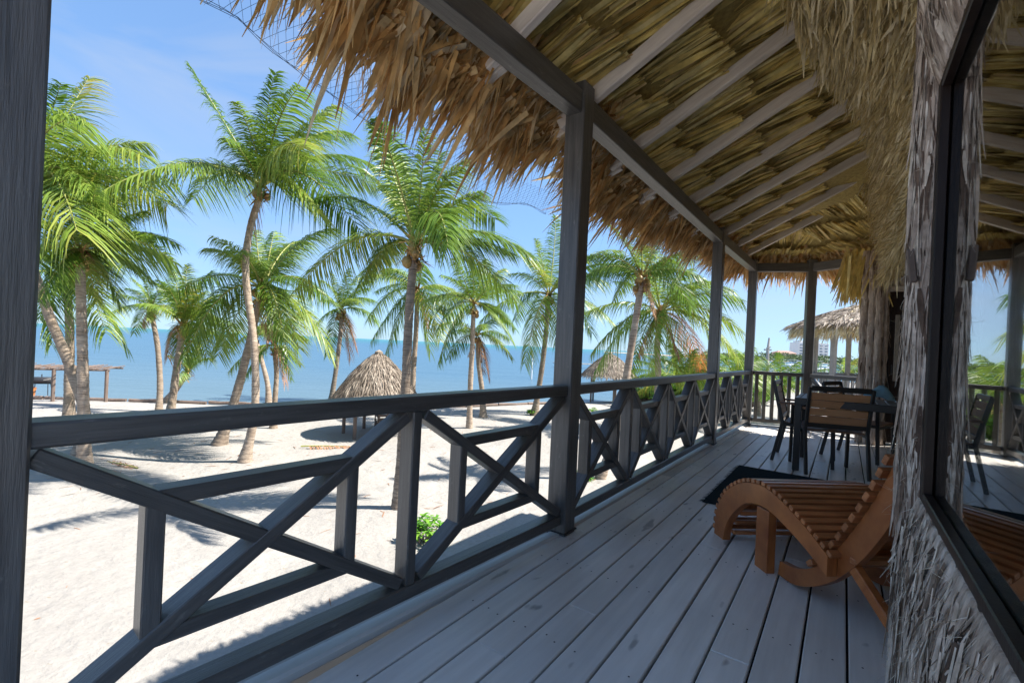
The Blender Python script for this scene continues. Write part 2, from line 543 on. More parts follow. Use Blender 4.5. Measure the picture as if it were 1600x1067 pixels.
def ribbons(P, Dr, S, L, Wd, droop=0.0, seg=3, tip=0.15, belly=1.0, wind=None, curl=0.0):
    """many tapering leaf strips -> vertex and quad arrays"""
    P = np.asarray(P, float); k = len(P)
    Dr = nrm(np.asarray(Dr, float)); S = np.asarray(S, float)
    S = nrm(S - Dr * np.sum(S * Dr, 1, keepdims=True))
    Nn = np.cross(Dr, S)
    L = np.broadcast_to(np.asarray(L, float), (k,)); Wd = np.broadcast_to(np.asarray(Wd, float), (k,))
    droop = np.broadcast_to(np.asarray(droop, float), (k,)); curl = np.broadcast_to(np.asarray(curl, float), (k,))
    rows = []
    for j in range(seg + 1):
        t = j / seg
        c = P + Dr * (L * t)[:, None]
        c[:, 2] -= droop * L * t * t
        c = c + Nn * (curl * L * t * t)[:, None]
        if wind is not None:
            c = c + wind * (L * t * t)[:, None]
        w = Wd * 0.5 * (tip + (1 - tip) * (1 - t ** 2)) * (1 if t > 0 else belly)
        rows.append(c - S * w[:, None]); rows.append(c + S * w[:, None])
    V = np.stack(rows, 1).reshape(-1, 3)
    nv = 2 * (seg + 1)
    base = (np.arange(k) * nv)[:, None]
    q = []
    for j in range(seg):
        q.append(base + np.array([2 * j, 2 * j + 1, 2 * j + 3, 2 * j + 2]))
    Q = np.stack(q, 1).reshape(-1, 4)
    return V, Q

def join(parts):
    V, Q, o = [], [], 0
    for v, q in parts:
        V.append(v); Q.append(q + o); o += len(v)
    return np.concatenate(V), np.concatenate(Q)

NVa, DVa, UPa = np.array(NV), np.array(DV), np.array((0, 0, 1.0))
def Wa(n, d, z):
    n, d, z = (np.asarray(x, float) for x in (n, d, z))
    return n[..., None] * NVa + d[..., None] * DVa + z[..., None] * UPa

# ================================================================== THE SETTING
SHORE = [(-400, -60), (-60, 10), (-25, 18.9), (-18, 19.9), (-8, 21.2), (-3.6, 22.4), (0.2, 25.0), (12.4, 33.5), (26, 48), (50, 72), (120, 110), (400, 160)]
def shore_y(x):
    return np.interp(x, [p[0] for p in SHORE], [p[1] for p in SHORE])

def vnoise(x, y, seed=0):
    """cheap smooth noise for relief"""
    o = 0.0
    r = np.random.default_rng(seed)
    for k in range(7):
        a, b, c = r.uniform(-1, 1, 3)
        fr = 1.6 ** k
        o = o + np.sin((a * x + b * y) * fr + c * 9) / (1.35 ** k)
    return o / 4

MOUNDS = []
def sand_z(x, y):
    z = SAND + 0.05 * vnoise(x * 0.5, y * 0.5, 3) + 0.018 * vnoise(x * 2.2, y * 2.2, 5)
    for mx, my, r, h in MOUNDS:
        z = z + h * np.exp(-((x - mx) ** 2 + (y - my) ** 2) / (r * r))
    sd = shore_y(x) - y
    z = z - np.clip((1.6 - sd) * 0.10, 0, 3.0)
    return z

def build_sand():
    def axis(lo, hi, fine_lo, fine_hi, st):
        a = list(np.arange(fine_lo, fine_hi, st))
        g, v = st, fine_hi
        while v < hi:
            a.append(v); g *= 1.35; v += g
        g, v = st, fine_lo - st
        while v > lo:
            a.insert(0, v); g *= 1.35; v -= g
        return np.array([lo] + a + [hi])
    xs = axis(-3000, 3000, -22, 12, 0.14); ys = axis(-3000, 400, 2.0, 32, 0.14)
    X, Y = np.meshgrid(xs, ys)
    Z = sand_z(X, Y)
    V = np.stack([X, Y, Z], -1).reshape(-1, 3)
    nx, ny = len(xs), len(ys)
    i = (np.arange(ny - 1)[:, None] * nx + np.arange(nx - 1)[None, :]).ravel()
    Q = np.stack([i, i + 1, i + nx + 1, i + nx], 1)
    o = link('sand_beach', np_mesh('sand_beach', V, Q), 'sand', None, True)
    tag(o, kind='structure')

def build_sea():
    mb = MB()
    xs = [-20000, -4000, -800, -200, 0, 200, 800, 4000, 20000]
    ys = [-20000, 0, 60, 200, 800, 3000, 8000, 20000]
    vs = [(x, y, SEA) for y in ys for x in xs]
    n = len(xs)
    fs = [(j * n + i, j * n + i + 1, (j + 1) * n + i + 1, (j + 1) * n + i) for j in range(len(ys) - 1) for i in range(n - 1)]
    mb.add(vs, fs)
    tag(mb.build('sea', 'sea'), kind='structure')

# ================================================================== THE VERANDA
P0 = W(-1.56, 0.15); P1 = W(-1.41, 2.56); P2 = W(-1.38, 6.38); P3 = W(-1.32, 8.72); P4 = W(-0.50, 9.02); P5 = W(0.28, 8.62)
Pm1 = W(-1.62, -0.9)
def d_end(n):
    return float(np.interp(n, [-1.6, -1.32, -0.5, 0.28, 2], [8.66, 8.72, 9.02, 8.62, 8.62]))

def build_deck():
    root = thing('veranda_deck', W(0, 4, 0), None, None)
    tag(root, kind='structure')
    bw = 0.1465
    n_hi = 0.0508
    cache = {}
    for k in range(-10, 11):
        a = n_hi + (k - 1) * bw
        b = a + bw
        if a < -1.42:
            continue
        d0, d1 = -0.95, d_end((a + b) / 2) - 0.02
        if a > 0.12:
            d0 = 2.05
        if a > 1.5:
            break
        cut = [d0]
        v = d0 + rnd.uniform(0.6, 2.6)
        while v < d1 - 0.7:
            cut.append(v); v += rnd.choice((1.9, 2.4, 2.9, 3.3)) + rnd.uniform(-0.2, 0.2)
        cut.append(d1)
        for s0, s1 in zip(cut[:-1], cut[1:]):
            L = s1 - s0 - 0.003
            mb = MB().box((0, 0, 0), (1, 0, 0), (0, 1, 0), (0, 0, 1), L / 2, bw / 2 - 0.0045 + rnd.uniform(-0.0008, 0.0008), 0.014, 0.0035)
            o = mb.build('deck_board', 'deck', root)
            o.matrix_parent_inverse = root.matrix_basis.inverted()
            zt = -0.014 + rnd.uniform(-0.0012, 0.0012)
            mat = Matrix.Identity(4)
            for i in range(3):
                mat[i][0] = DV[i]; mat[i][1] = -NV[i]; mat[i][2] = UP[i]
            c = W((a + b) / 2, (s0 + s1) / 2, zt)
            # local texture offset: shift the mesh along its own length, so no two boards share their grain
            off = rnd.uniform(-40, 40)
            o.data.transform(Matrix.Translation((off, off * 0.37, 0)))
            mat.translation = c - (DV * off - NV * off * 0.37)
            o.matrix_basis = mat
    # unseen terrace added behind the camera to bounce sunlight into the veranda
    for k in range(30):
        a = -1.62 + 0.1465 * k
        MB().bar(W(a, -4.6, -0.014), W(a, -0.96, -0.014), 0.138, 0.028, UP, 0.0035).build('bounce_board', 'deck', root)
    MB().box(W(0.5, -2.78, -0.10), NV, DV, UP, 2.2, 1.82, 0.06).build('bounce_base', 'dark_under', root)
    # joists, plus a near-black sheet painting shade into the board gaps
    mb = MB()
    for d in np.arange(-0.8, 8.6, 0.6):
        mb.box(W(0.05, d, -0.125), NV, DV, UP, 1.43, 0.025, 0.075)
    mb.build('joists', 'dark_under', root)
    mb = MB().box(W(0.02, 3.85, -0.045), NV, DV, UP, 1.40, 4.75, 0.008)
    mb.build('gap_shade_sheet', 'dark_under', root)
    nb = MB()
    for k in range(-10, 2):
        for d in np.arange(-0.8, 8.6, 0.6):
            for e_ in (0.3, 0.7):
                a = n_hi + (k - 1 + e_) * bw
                if a < -1.36 or rnd.random() < 0.12:
                    continue
                c = W(a + rnd.uniform(-0.006, 0.006), d + rnd.uniform(-0.012, 0.012), 0.0022)
                nb.add([c + Vector((math.cos(q), math.sin(q), 0)) * 0.0042 for q in np.arange(6) * 1.047], [(0, 1, 2, 3, 4, 5)])
    tag(nb.build('nail_heads', 'dark_under', root), kind='stuff')
    # edge boards outside the rail line
    def edge(p, q, off):
        dirv = (q - p).normalized()
        out = Vector((-dirv.y, dirv.x, 0))
        p = p + out * off; q = q + out * off
        return p, q, out
    for p, q in ((Pm1, P0), (P0, P1), (P1, P2), (P2, P3), (P3, P4), (P4, P5)):
        a, b, out = edge(p, q, 0.0)
        MB().bar(a + UP * -0.010, b + UP * -0.010, 0.072, 0.046, ch=0.014).build('edge_board', 'deck_edge', root)
        MB().bar(a + out * 0.095 - UP * 0.014, b + out * 0.095 - UP * 0.014, 0.088, 0.03, ch=0.005).build('edge_board', 'deck_edge', root)
        MB().bar(a + out * 0.145 - UP * 0.135, b + out * 0.145 - UP * 0.135, 0.03, 0.22, ch=0.004).build('fascia_board', 'deck_edge', root)
    # stilts below the deck
    for d in (-0.7, 1.4, 3.6, 5.8, 8.2):
        for n in (-1.3, 0.9):
            MB().bar(W(n, d, SAND - 0.3), W(n, d, -0.2), 0.16, 0.16, DV).build('stilt', 'grey_timber', root)

POST_LABELS = ['nearly black veranda post at the far left, cut by the frame', 'tall dark square veranda post in the middle, nearest past the first railing bay',
               'slim grey veranda post at the far end of the four-panel railing', 'slim grey corner post where the baluster railing starts',
               'slim grey post behind the dining chairs, in front of the thatched pavilion']
def build_posts():
    for i, (p, lab) in enumerate(zip((P0, P1, P2, P3, P4), POST_LABELS)):
        w = 0.132 if i < 2 else 0.128
        if i == 4:
            dv = (P4 - P3).normalized()
        else:
            dv = DV
        r = thing('veranda_post', p, lab, 'post', 'square veranda posts')
        sh = MB().bar(p + UP * -0.1, p + UP * 2.795, w, w, dv, 0.007).build('shaft', 'paint', r)
        MB().bar(p + UP * 0.012, p + UP * 0.02, w + 0.02, w + 0.02, dv, 0.003).build('base_plate', 'black_metal', sh)

TOPZ, BOTZ = 0.92, 0.125
def rail_section(a, b, npan, label, style='cross', trim=(0.075, 0.075)):
    r = thing('railing', (a + b) / 2, label, 'railing', 'railing bays around the veranda')
    e = (b - a).normalized()
    a = a + e * trim[0]; b = b - e * trim[1]
    L = (b - a).length
    def pt(s, z):
        return a + e * s + UP * z
    MB().bar(pt(0, TOPZ - 0.031), pt(L, TOPZ - 0.031), 0.10, 0.062, ch=0.007).build('top_rail', 'paint', r)
    MB().bar(pt(0, BOTZ - 0.03), pt(L, BOTZ - 0.03), 0.084, 0.06, ch=0.006).build('bottom_rail', 'paint', r)
    zb, zt = BOTZ + 0.0005, TOPZ - 0.0625
    dep, fac = 0.086, 0.048
    out = Vector((-e.y, e.x, 0))
    if style == 'bars':
        n = npan
        for k in range(n):
            s = L * (k + 0.5) / n
            MB().bar(pt(s, zb), pt(s, zt), 0.05, 0.05, out, 0.004).build('baluster', 'paint', r)
        return r
    pw = L / npan
    for k in range(npan):
        s0, s1 = k * pw, (k + 1) * pw
        if k > 0:
            MB().bar(pt(s0, zb), pt(s0, zt), fac, dep, out, 0.005).build('baluster', 'paint', r)
        if k > 0: s0 += fac / 2
        if k < npan - 1: s1 -= fac / 2
        w, h = s1 - s0, zt - zb
        fr = 0.235
        def q(u, v, dz=0):
            return pt(s0 + u * w, zb + v * h)
        def brace(u0, v0, u1, v1, nm, dd):
            p, t = q(u0, v0), q(u1, v1)
            MB().bar(p, t, fac * 0.98, dd, out, 0.004).build(nm, 'paint', r)
        brace(0.02, 0.025, 0.98, 0.975, 'diagonal_brace', dep)
        brace(0.02, 0.975, 0.98, 0.025, 'diagonal_brace', dep - 0.005)
        brace(fr, fr, fr, 1 - fr, 'inner_upright', dep - 0.010)
        brace(1 - fr, fr, 1 - fr, 1 - fr, 'inner_upright', dep - 0.010)
        brace(fr, fr, 1 - fr, fr, 'inner_crossbar', dep - 0.014)
        brace(fr, 1 - fr, 1 - fr, 1 - fr, 'inner_crossbar', dep - 0.014)
    return r

def build_railings():
    rail_section(P0, P1, 2, 'dark cross-braced railing bay nearest the camera, two wide panels', 'cross', (0.05, 0.06))
    rail_section(P1, P2, 4, 'cross-braced railing bay of four panels past the middle post')
    rail_section(P2, P3, 3, 'short cross-braced railing bay before the corner post at the far end')
    rail_section(P3, P4, 6, 'end railing of plain upright balusters behind the left dining chair', 'bars', (0.07, 0.07))
    rail_section(P4, P5, 1, 'cross-braced end railing between last post and bark clad column', 'cross', (0.07, 0.0))

# ---- roof: hip of three facets, each with an edge (the beam line), height grows inwards
ROOF_Z, PITCH = 2.74, 0.5
def facet(a, b):
    e = (b - a).normalized()
    inw = Vector((e.y, -e.x, 0))
    return a.copy(), e, inw
B0, B1 = W(-1.40, 0), W(-1.40, 8.75)
FAC = [facet(B0, B1), facet(W(-1.40, 8.75), W(-0.5, 9.07)), facet(W(-0.5, 9.07), W(0.6, 8.5))]
FACa = [(np.array(o), np.array(e), np.array(i)) for o, e, i in FAC]
def roof_d(P):
    P = np.asarray(P, float)
    return np.stack([(P - o) @ i for o, e, i in FACa], -1)
def roof_z(P):
    return ROOF_Z + PITCH * roof_d(P).min(-1)

EAVE_S = [0, 0.8, 1.0, 1.2, 1.6, 2.05, 2.6, 2.9, 3.3, 3.9, 5.2, 6.9, 9]
EAVE_R = [0.28, 0.38, 0.46, 0.54, 0.60, 0.56, 0.66, 0.36, 0.54, 0.62, 0.50, 0.34, 0.32]
def build_roof():
    root = thing('thatched_veranda_roof', W(0.5, 4, 2.7), 'palm thatched veranda roof with pale rafters and ragged straw eave', 'roof')
    # beams on the posts
    pts = [P0 + (P0 - P1) * 0.04, P1, P2, P3, P4, P5 + (P5 - P4) * 0.25]
    for a, b in zip(pts[:-1], pts[1:]):
        e = (b - a).normalized()
        MB().bar(a + e * 0.05 + UP * 2.667, b - e * 0.05 + UP * 2.667, 0.105, 0.142, ch=0.006).build('beam', 'paint', root)
    # rafters
    def rafter(p, q, w=0.056, h=0.095):
        up = (q - p).normalized().cross((q - p).cross(UP).normalized()) * -1
        MB().bar(p, q, w, h, UP, 0.006).build('rafter', 'rafter', root)
    s = Vector((0, 0, 0.048))
    for k in range(-3, 8):
        d = 2.72 + 0.79 * k + rnd.uniform(-0.03, 0.03)
        tw = rnd.uniform(-0.05, 0.05)
        r1 = 3.4
        if d > 6.8:
            r1 = 1.9
        if d > 7.6:
            r1 = 1.45
        p = W(-1.4 - 0.24, d, ROOF_Z - 0.12) + s
        q = W(-1.4 + r1, d + tw - 0.1, ROOF_Z + PITCH * r1) + s
        rafter(p, q)
        MB().bar(W(-1.4 - 0.30, d + 0.05, ROOF_Z - 0.11), W(-1.4 - 0.16, d + 0.05, ROOF_Z - 0.06), 0.05, 0.075, UP).build('rafter_tail', 'rafter', root)
    # underside: overlapping courses of palm leaf strips, stem ends showing
    OFF = 0.135
    for fi, (o, e, i) in enumerate(FACa):
        if fi == 0:
            smin, smax, rmax = 0.2, 9.2, 3.1
        else:
            smin, smax, rmax = -1.6, 2.2, 2.0
        slope = nrm(i + UPa * PITCH); nor = nrm(np.cross(e, slope))
        if nor[2] < 0: nor = -nor
        k = 0
        r0 = -0.70
        while r0 < rmax:
            m = int((smax - smin) * 165)
            ss = rng.uniform(smin, smax, m)
            cl = np.floor(ss / 0.22 + 0.4 * k)
            crn = np.random.default_rng(900 + fi * 60 + k)
            tab = crn.normal(0, 1, 400)
            ca = 0.10 + 0.10 * tab[(cl.astype(int) + 60) % 400]
            co = 0.035 * tab[(cl.astype(int) * 3 + 91) % 400]
            rr = r0 + 0.50 + rng.normal(0, 0.010, m) + co + 0.05 * ((ss / 0.22 + 0.4 * k) % 1.0)
            lay = rng.uniform(0, 1, m)
            ctr = o + e * ss[:, None] + i * (rr - 0.35)[:, None]
            own = roof_d(ctr).argmin(-1) == fi
            c2 = o + e * ss[:, None] + i * rr[:, None]
            c2[:, 2] = ROOF_Z + PITCH * rr
            base = c2 + nor * (OFF - 0.085 + 0.035 * lay)[:, None]
            ang = ca + rng.normal(0, 0.06, m)
            dirv = -slope * np.cos(ang)[:, None] + e * np.sin(ang)[:, None] + nor * (0.23 + 0.04 * rng.normal(size=m))[:, None]
            side = e + nor * rng.normal(0, 0.55, m)[:, None]
            L = rng.uniform(0.72, 0.98, m)
            L = np.minimum(L, np.maximum(0.12, rr + (np.interp(ss, EAVE_S, EAVE_R) if fi == 0 else 0.34) + rng.normal(-0.02, 0.05, m)))
            V, Q = ribbons(base[own], dirv[own], side[own], L[own], rng.uniform(0.012, 0.046, m)[own], 0, 3, 0.35, 0.45, curl=rng.normal(0, 0.02, m)[own])
            o2 = link('thatch_course', np_mesh('thatch_course', V, Q), 'edge' if (fi == 0 and k < 1) else 'under', root)  # eave course in the orange fringe colour: warm sand bounce put into it
            tag(o2, kind='stuff')
            r0 += 0.44
            k += 1
    # eave fringe
    ed = [FACa[0], FACa[1], FACa[2]]
    for fi, (o, e, i) in enumerate(ed):
        smin, smax = ((0.15, 8.9) if fi == 0 else (-0.15, 1.05) if fi == 1 else (-0.1, 1.25))
        parts = []
        for lay in range(5):
            m = int((smax - smin) * (430 if lay < 4 else 150))
            ss = rng.uniform(smin, smax, m)
            ov = 0.03 * np.sin(ss * 5.3) + 0.02 * np.sin(ss * 11.7 + 1)
            ov = ov + (np.interp(ss, EAVE_S, EAVE_R) if fi == 0 else 0.34)
            rr = -ov + 0.24 + 0.07 * min(lay, 3) + rng.normal(0, 0.05, m)
            if lay == 4:
                rr = rr - 0.26
            th = np.array([0.02, 0.07, 0.13, 0.19, 0.05])[lay]
            base = o + e * ss[:, None] + i * rr[:, None]
            base[:, 2] = ROOF_Z + PITCH * rr + th + rng.normal(0, 0.02, m)
            clu = np.sin(ss * 13 + lay) * 0.35 + np.sin(ss * 31 + 2 * lay) * 0.3
            dn = 0.25 * np.sin(ss * 9 + 2.2 * lay) + 0.2 * np.sin(ss * 23 + lay)
            dirv = -i * 1.0 + e * (clu + rng.normal(0, 0.25, m))[:, None] - UPa * (0.42 + dn + rng.normal(0, 0.25, m))[:, None]
            L = rng.uniform(0.14, 0.36, m) * (1 + 0.35 * np.sin(ss * 17 + 3 * lay)) * (1.0 if lay < 4 else 0.8)
            wd = rng.uniform(0.008, 0.052, m) if lay < 4 else rng.uniform(0.004, 0.012, m)
            side = e + rng.normal(0, 0.5, (m, 3))
            parts.append(ribbons(base, dirv, side, L, wd, rng.uniform(0.0, 0.55, m) if lay < 4 else rng.uniform(-0.2, 1.0, m), 4, 0.08, 0.9, curl=rng.normal(0, 0.14, m)))
        V, Q = join(parts)
        tag(link('eave_fringe', np_mesh('eave_fringe', V, Q), 'edge', root), kind='stuff')
    # covering: thick thatch body that keeps the sun out, over veranda and house
    mb = MB()
    def cov(n, d, up, eave=False):
        p = np.array(W(n, d))
        return Vector((p[0], p[1], float(roof_z(p)) + up))
    g = []
    ns = [-1.78, -1.4, -0.6, 0.4, 1.6, 3.0, 4.6]
    ds = [0.22, 0.4, 0.7, 2.6, 5, 7, 7.6, 8.2, 8.75, 9.05, 9.35]
    for up in (0.17, 0.36):
        for n in ns:
            for d in ds:
                lim = d_end(min(max(n, -1.3), 0.4)) + 0.40
                g.append(cov(n, min(d, lim + 0.001 * d), up))
    nn, dd = len(ns), len(ds)
    fs = []
    for l in (0, 1):
        for a in range(nn - 1):
            for b in range(dd - 1):
                q = (l * nn * dd + a * dd + b, l * nn * dd + a * dd + b + 1, l * nn * dd + (a + 1) * dd + b + 1, l * nn * dd + (a + 1) * dd + b)
                fs.append(q if l else q[::-1])
    mb.add(g, fs)
    half = len(fs) // 2
    mb.mi = [1] * half + [0] * (len(fs) - half)
    # far slope of the house roof, down to the other side
    zt = float(roof_z(np.array(W(4.6, 2))))
    mb.add([W(4.6, 0.22, zt + .36), W(4.6, 9.0, zt + .36), W(10.6, 9.0, 2.6), W(10.6, 0.22, 2.6)], [(0, 1, 2, 3)])
    mb.build('thatch_body', ['thatch_grey', 'straw'], root)

def build_skirt():
    root = thing('inner_thatch_skirt', W(0.3, 5, 2.3), 'shaggy pale thatch skirt hanging above the house wall, top right', 'thatch')
    parts = []
    def n_in(d):
        return np.interp(d, [1.0, 3.0, 3.8, 5.2, 6.8, 8.3], [-0.46, -0.36, -0.24, 0.10, 0.27, 0.14])
    def curve(t, d):
        n0 = n_in(d)
        zr = ROOF_Z + PITCH * (n0 + 1.4) + 0.08
        n = n0 + (0.46 - n0) * (1 - (1 - t) ** 2.0)
        zb = np.interp(d, [1, 3, 8.5], [2.42, 2.36, 2.30]) + 0.05 * np.sin(d * 4.1)
        return n, zr + (zb - zr) * t ** 1.15
    m = 34000
    d = 1.6 + 6.7 * rng.uniform(0, 1, m) ** 1.1
    t = rng.uniform(-0.03, 1.0, m)
    n, z = curve(np.clip(t, 0, 1), d)
    n2, z2 = curve(np.clip(t + 0.04, 0, 1.04), d)
    tang = nrm(Wa(n2 - n, d * 0, z2 - z) + 1e-6)
    norm = nrm(np.cross(np.broadcast_to(DVa, tang.shape), tang))
    norm = norm * np.where((norm @ NVa) > 0, -1, 1)[:, None]
    lump = vnoise(d * 5.0, t * 7.0, 12) + 0.6 * vnoise(d * 13.0, t * 15.0, 13)
    sway = vnoise(d * 6.5, t * 6.0, 14); lift = vnoise(d * 7.5, t * 9.0, 15)
    base = Wa(n, d, z) + norm * (rng.uniform(-0.02, 0.05, m) + 0.055 * lump)[:, None]
    dirv = tang * (0.25 + 0.3 * lift)[:, None] + norm * (rng.uniform(0.0, 0.8, m) + 0.5 * lift)[:, None] + DVa * (rng.normal(0, 0.8, m) + 0.9 * sway)[:, None] - UPa * rng.normal(0.2, 0.35, m)[:, None]
    parts.append(ribbons(base, dirv, DVa + rng.normal(0, 0.8, (m, 3)), rng.uniform(0.05, 0.20, m), rng.uniform(0.006, 0.036, m), rng.uniform(0, 0.9, m), 3, 0.15, 0.9, curl=rng.normal(0, 0.3, m)))
    V, Q = join(parts)
    tag(link('shaggy_thatch', np_mesh('shaggy_thatch', V, Q), 'skirt', root), kind='stuff')
    # solid core
    mb = MB(); vs = []
    ds = np.linspace(1.5, 8.4, 24); ts = np.linspace(0, 1, 9)
    for dd in ds:
        for tt in ts:
            nn, zz = curve(np.array(tt), np.array(dd))
            vs.append(W(float(nn) + 0.05, dd, float(zz) + 0.03))
        vs.append(W(0.60, dd, 2.36)); vs.append(W(0.60, dd, 3.75))
    w = len(ts) + 2
    fs = [(a * w + b, a * w + b + 1, (a + 1) * w + b + 1, (a + 1) * w + b) for a in range(len(ds) - 1) for b in range(w - 1)]
    mb.add(vs, fs)
    mb.build('core', 'skirt', root)
    # the hanging yellow fan of long leaves at the far end
    m = 420
    s = rng.uniform(0, 1, m)
    base = Wa(-0.05 + 0.42 * s, 8.62 - 0.1 * s + rng.normal(0, 0.12, m), 2.72 + rng.normal(0, 0.06, m))
    dirv = -UPa + NVa * rng.normal(-0.05, 0.16, m)[:, None] + DVa * rng.normal(0, 0.15, m)[:, None]
    V, Q = ribbons(base, dirv, NVa + rng.normal(0, 0.4, (m, 3)), rng.uniform(0.5, 0.72, m), rng.uniform(0.02, 0.05, m), 0, 3, 0.2, 0.8, curl=rng.normal(0, 0.05, m))
    tag(link('hanging_leaves', np_mesh('hanging_leaves', V, Q), 'under', root), kind='stuff')

def build_net():
    k = 0
    V = []; Q = []
    def cord(pts, w=0.0017):
        mbs.tube(pts, w * 0.5, 3, caps=False)
    mbs = MB()
    d0, d1 = 0.2, 3.5
    def net_pt(s, t):
        # t 0 at the thatch, 1 at the free lower cord
        ov = float(np.interp(s, [-1, 0.8, 1.2, 1.6, 2.1, 2.7, 3.3, 3.9], [0.24, 0.34, 0.50, 0.56, 0.56, 0.64, 0.58, 0.56]))
        n = -1.4 - ov - 0.05 - 0.20 * t
        z = ROOF_Z + PITCH * (n + 1.4) + 0.02 - 0.05 * t - 0.06 * math.sin(s * 3.3) * t
        return W(n, s, z)
    st = 0.045
    s = d0
    rise = 7
    while s < d1:
        for sg in (-1, 1):
            pts = []
            for j in range(rise + 1):
                ss = s + sg * j * st * 0.5
                pts.append(net_pt(ss, 1 - j / rise))
            cord(pts)
        s += st
    for off in (0, 0.008, 0.016):
        cord([net_pt(d0 + (d1 - d0) * j / 60, 1.0) + UP * (off * math.sin(j * 0.7 + off * 90)) for j in range(61)], 0.0026)
    o = mbs.build('eave_netting', 'net')
    tag(o, 'thin black netting sagging along the ragged thatch eave', 'netting', None)

def build_house():
    """bay window clad in palm bark beside the camera, alcove with dark door beyond"""
    root = thing('bark_clad_bay', W(0.4, 1.0, 0), 'palm bark clad house bay with dark framed window at the right edge', 'wall')
    G = 0.229
    J = 1.93            # far jamb
    SZ, HZ = 0.735, 2.02
    # core walls behind the bark
    mb = MB()
    mb.box(W(0.272, 1.17, (SZ - 0.03) / 2), NV, DV, UP, 0.035, 0.85, (SZ - 0.03) / 2)
    mb.box(W(0.272, 1.17, (HZ + 3.9) / 2 + 0.02), NV, DV, UP, 0.035, 0.85, (3.9 - HZ) / 2)
    mb.box(W(0.29, J + 0.07, 1.7), NV, DV, UP, 0.045, 0.05, 1.7)
    mb.build('wall_core', 'bark', root)
    # bark: rounded skin sampled in (path, height), displaced, with flakes and fibres on it
    parts, fib = [], []
    share = 0.0
    SHO = 0.27
    def flakes(P, lo_z, hi_z, cnt, lmin=0.03, lmax=0.16, wmin=0.003, wmax=0.016):
        """P,N_,T: callables giving a random point with its normal and grain direction"""
        pos, nor, gr = P(cnt)
        side = np.cross(gr, nor)
        L = rng.uniform(lmin, lmax, cnt) * np.where(np.abs(gr[:, 2]) > 0.9, 1.0, 0.6)
        base = pos + nor * rng.uniform(-0.004, 0.006, cnt)[:, None] + gr * (L * 0.5)[:, None]
        vert = np.abs(gr[:, 2]) > 0.8
        base[:, 2] = np.where(vert, np.clip(base[:, 2], lo_z + L, np.maximum(hi_z, lo_z + L)), base[:, 2])
        dirv = -gr + side * rng.normal(0, 0.07, cnt)[:, None] + nor * rng.normal(0.0, 0.03, cnt)[:, None]
        sd = side + nor * rng.normal(0, 0.3, cnt)[:, None]
        parts.append(ribbons(base, dirv, sd, L, rng.uniform(wmin, wmax, cnt), 0, 4, 0.25, 0.5, curl=rng.normal(0, 0.03, cnt)))
        k = cnt // 9
        dirf = -gr[:k] * rng.uniform(-0.2, 1, k)[:, None] + side[:k] * rng.normal(0, 0.7, k)[:, None] + nor[:k] * rng.uniform(0.05, 0.8, k)[:, None]
        fib.append(ribbons(pos[:k] + nor[:k] * 0.005, dirf, rng.normal(0, 1, (k, 3)), rng.uniform(0.01, 0.05, k), 0.0012, rng.uniform(-0.2, 0.6, k), 4, 0.3, 1, curl=rng.normal(0, 0.3, k)))
    # rounded lower wall: face at n 0.125, shoulder rolling to the sill at n 0.2
    def low(cnt):
        d = rng.uniform(0.3, J + 0.03, cnt)
        a = rng.uniform(0, 1, cnt)
        zf = rng.uniform(0.0, SZ - 0.26, cnt)
        sh = a < share
        ang = rng.uniform(0, 1.15, cnt)
        rad = 0.075
        tt_ = np.sin(ang)
        n = np.where(sh, 0.158 + 0.046 * tt_ ** 2, 0.156 + 0.008 * vnoise(d * 14, zf * 3, 2))
        z = np.where(sh, SZ - SHO + SHO * np.sin(ang), zf)
        gr = nrm(np.where(sh[:, None], UPa * (SHO * np.cos(ang))[:, None] + NVa * (rad * np.sin(ang))[:, None], UPa))
        nor = nrm(np.cross(gr, DVa)); nor = nor * np.where(nor @ NVa > 0, -1, 1)[:, None]
        return Wa(n, d, z), nor, gr
    share = 0.42
    flakes(low, -0.05, SZ - 0.01, 1500, 0.07, 0.30, 0.006, 0.026)
    share = 0.42
    flakes(low, -0.05, SZ - 0.01, 3600, 0.02, 0.12, 0.0015, 0.007)
    def jamb(cnt):
        z = rng.uniform(SZ - 0.1, HZ + 0.15, cnt)
        ang = rng.uniform(-1.3, 1.7, cnt)
        rad = 0.066 + 0.006 * vnoise(z * 6, ang * 4, 8)
        cn, cd = 0.222, J + 0.066
        nor = -NVa * np.cos(ang)[:, None] - DVa * np.sin(ang)[:, None]
        nor = nrm(nor)
        p = Wa(np.full(cnt, cn), np.full(cnt, cd), z) + nor * rad[:, None]
        return p, nor, np.broadcast_to(UPa, p.shape)
    flakes(jamb, SZ - 0.2, HZ + 0.3, 460, 0.06, 0.26, 0.006, 0.022)
    flakes(jamb, SZ - 0.2, HZ + 0.3, 2200, 0.03, 0.12, 0.002, 0.007)
    def head(cnt):
        d = rng.uniform(0.3, J + 0.12, cnt)
        a = rng.uniform(0, 1, cnt)
        zf = rng.uniform(HZ + 0.25, 3.1, cnt)
        sh = a < share
        ang = rng.uniform(0, 1.15, cnt)
        rad = 0.075
        tt_ = np.sin(ang)
        n = np.where(sh, 0.158 + 0.046 * tt_ ** 2, 0.156 + 0.008 * vnoise(d * 14, zf * 3, 4))
        z = np.where(sh, HZ + SHO - SHO * np.sin(ang), zf)
        gr = nrm(np.where(sh[:, None], UPa * (SHO * np.cos(ang))[:, None] - NVa * (rad * np.sin(ang))[:, None], UPa))
        nor = nrm(np.cross(gr, DVa)); nor = nor * np.where(nor @ NVa > 0, -1, 1)[:, None]
        return Wa(n, d, z), nor, gr
    share = 0.35
    flakes(head, HZ + 0.01, 3.3, 1000, 0.06, 0.26, 0.006, 0.026)
    share = 0.45
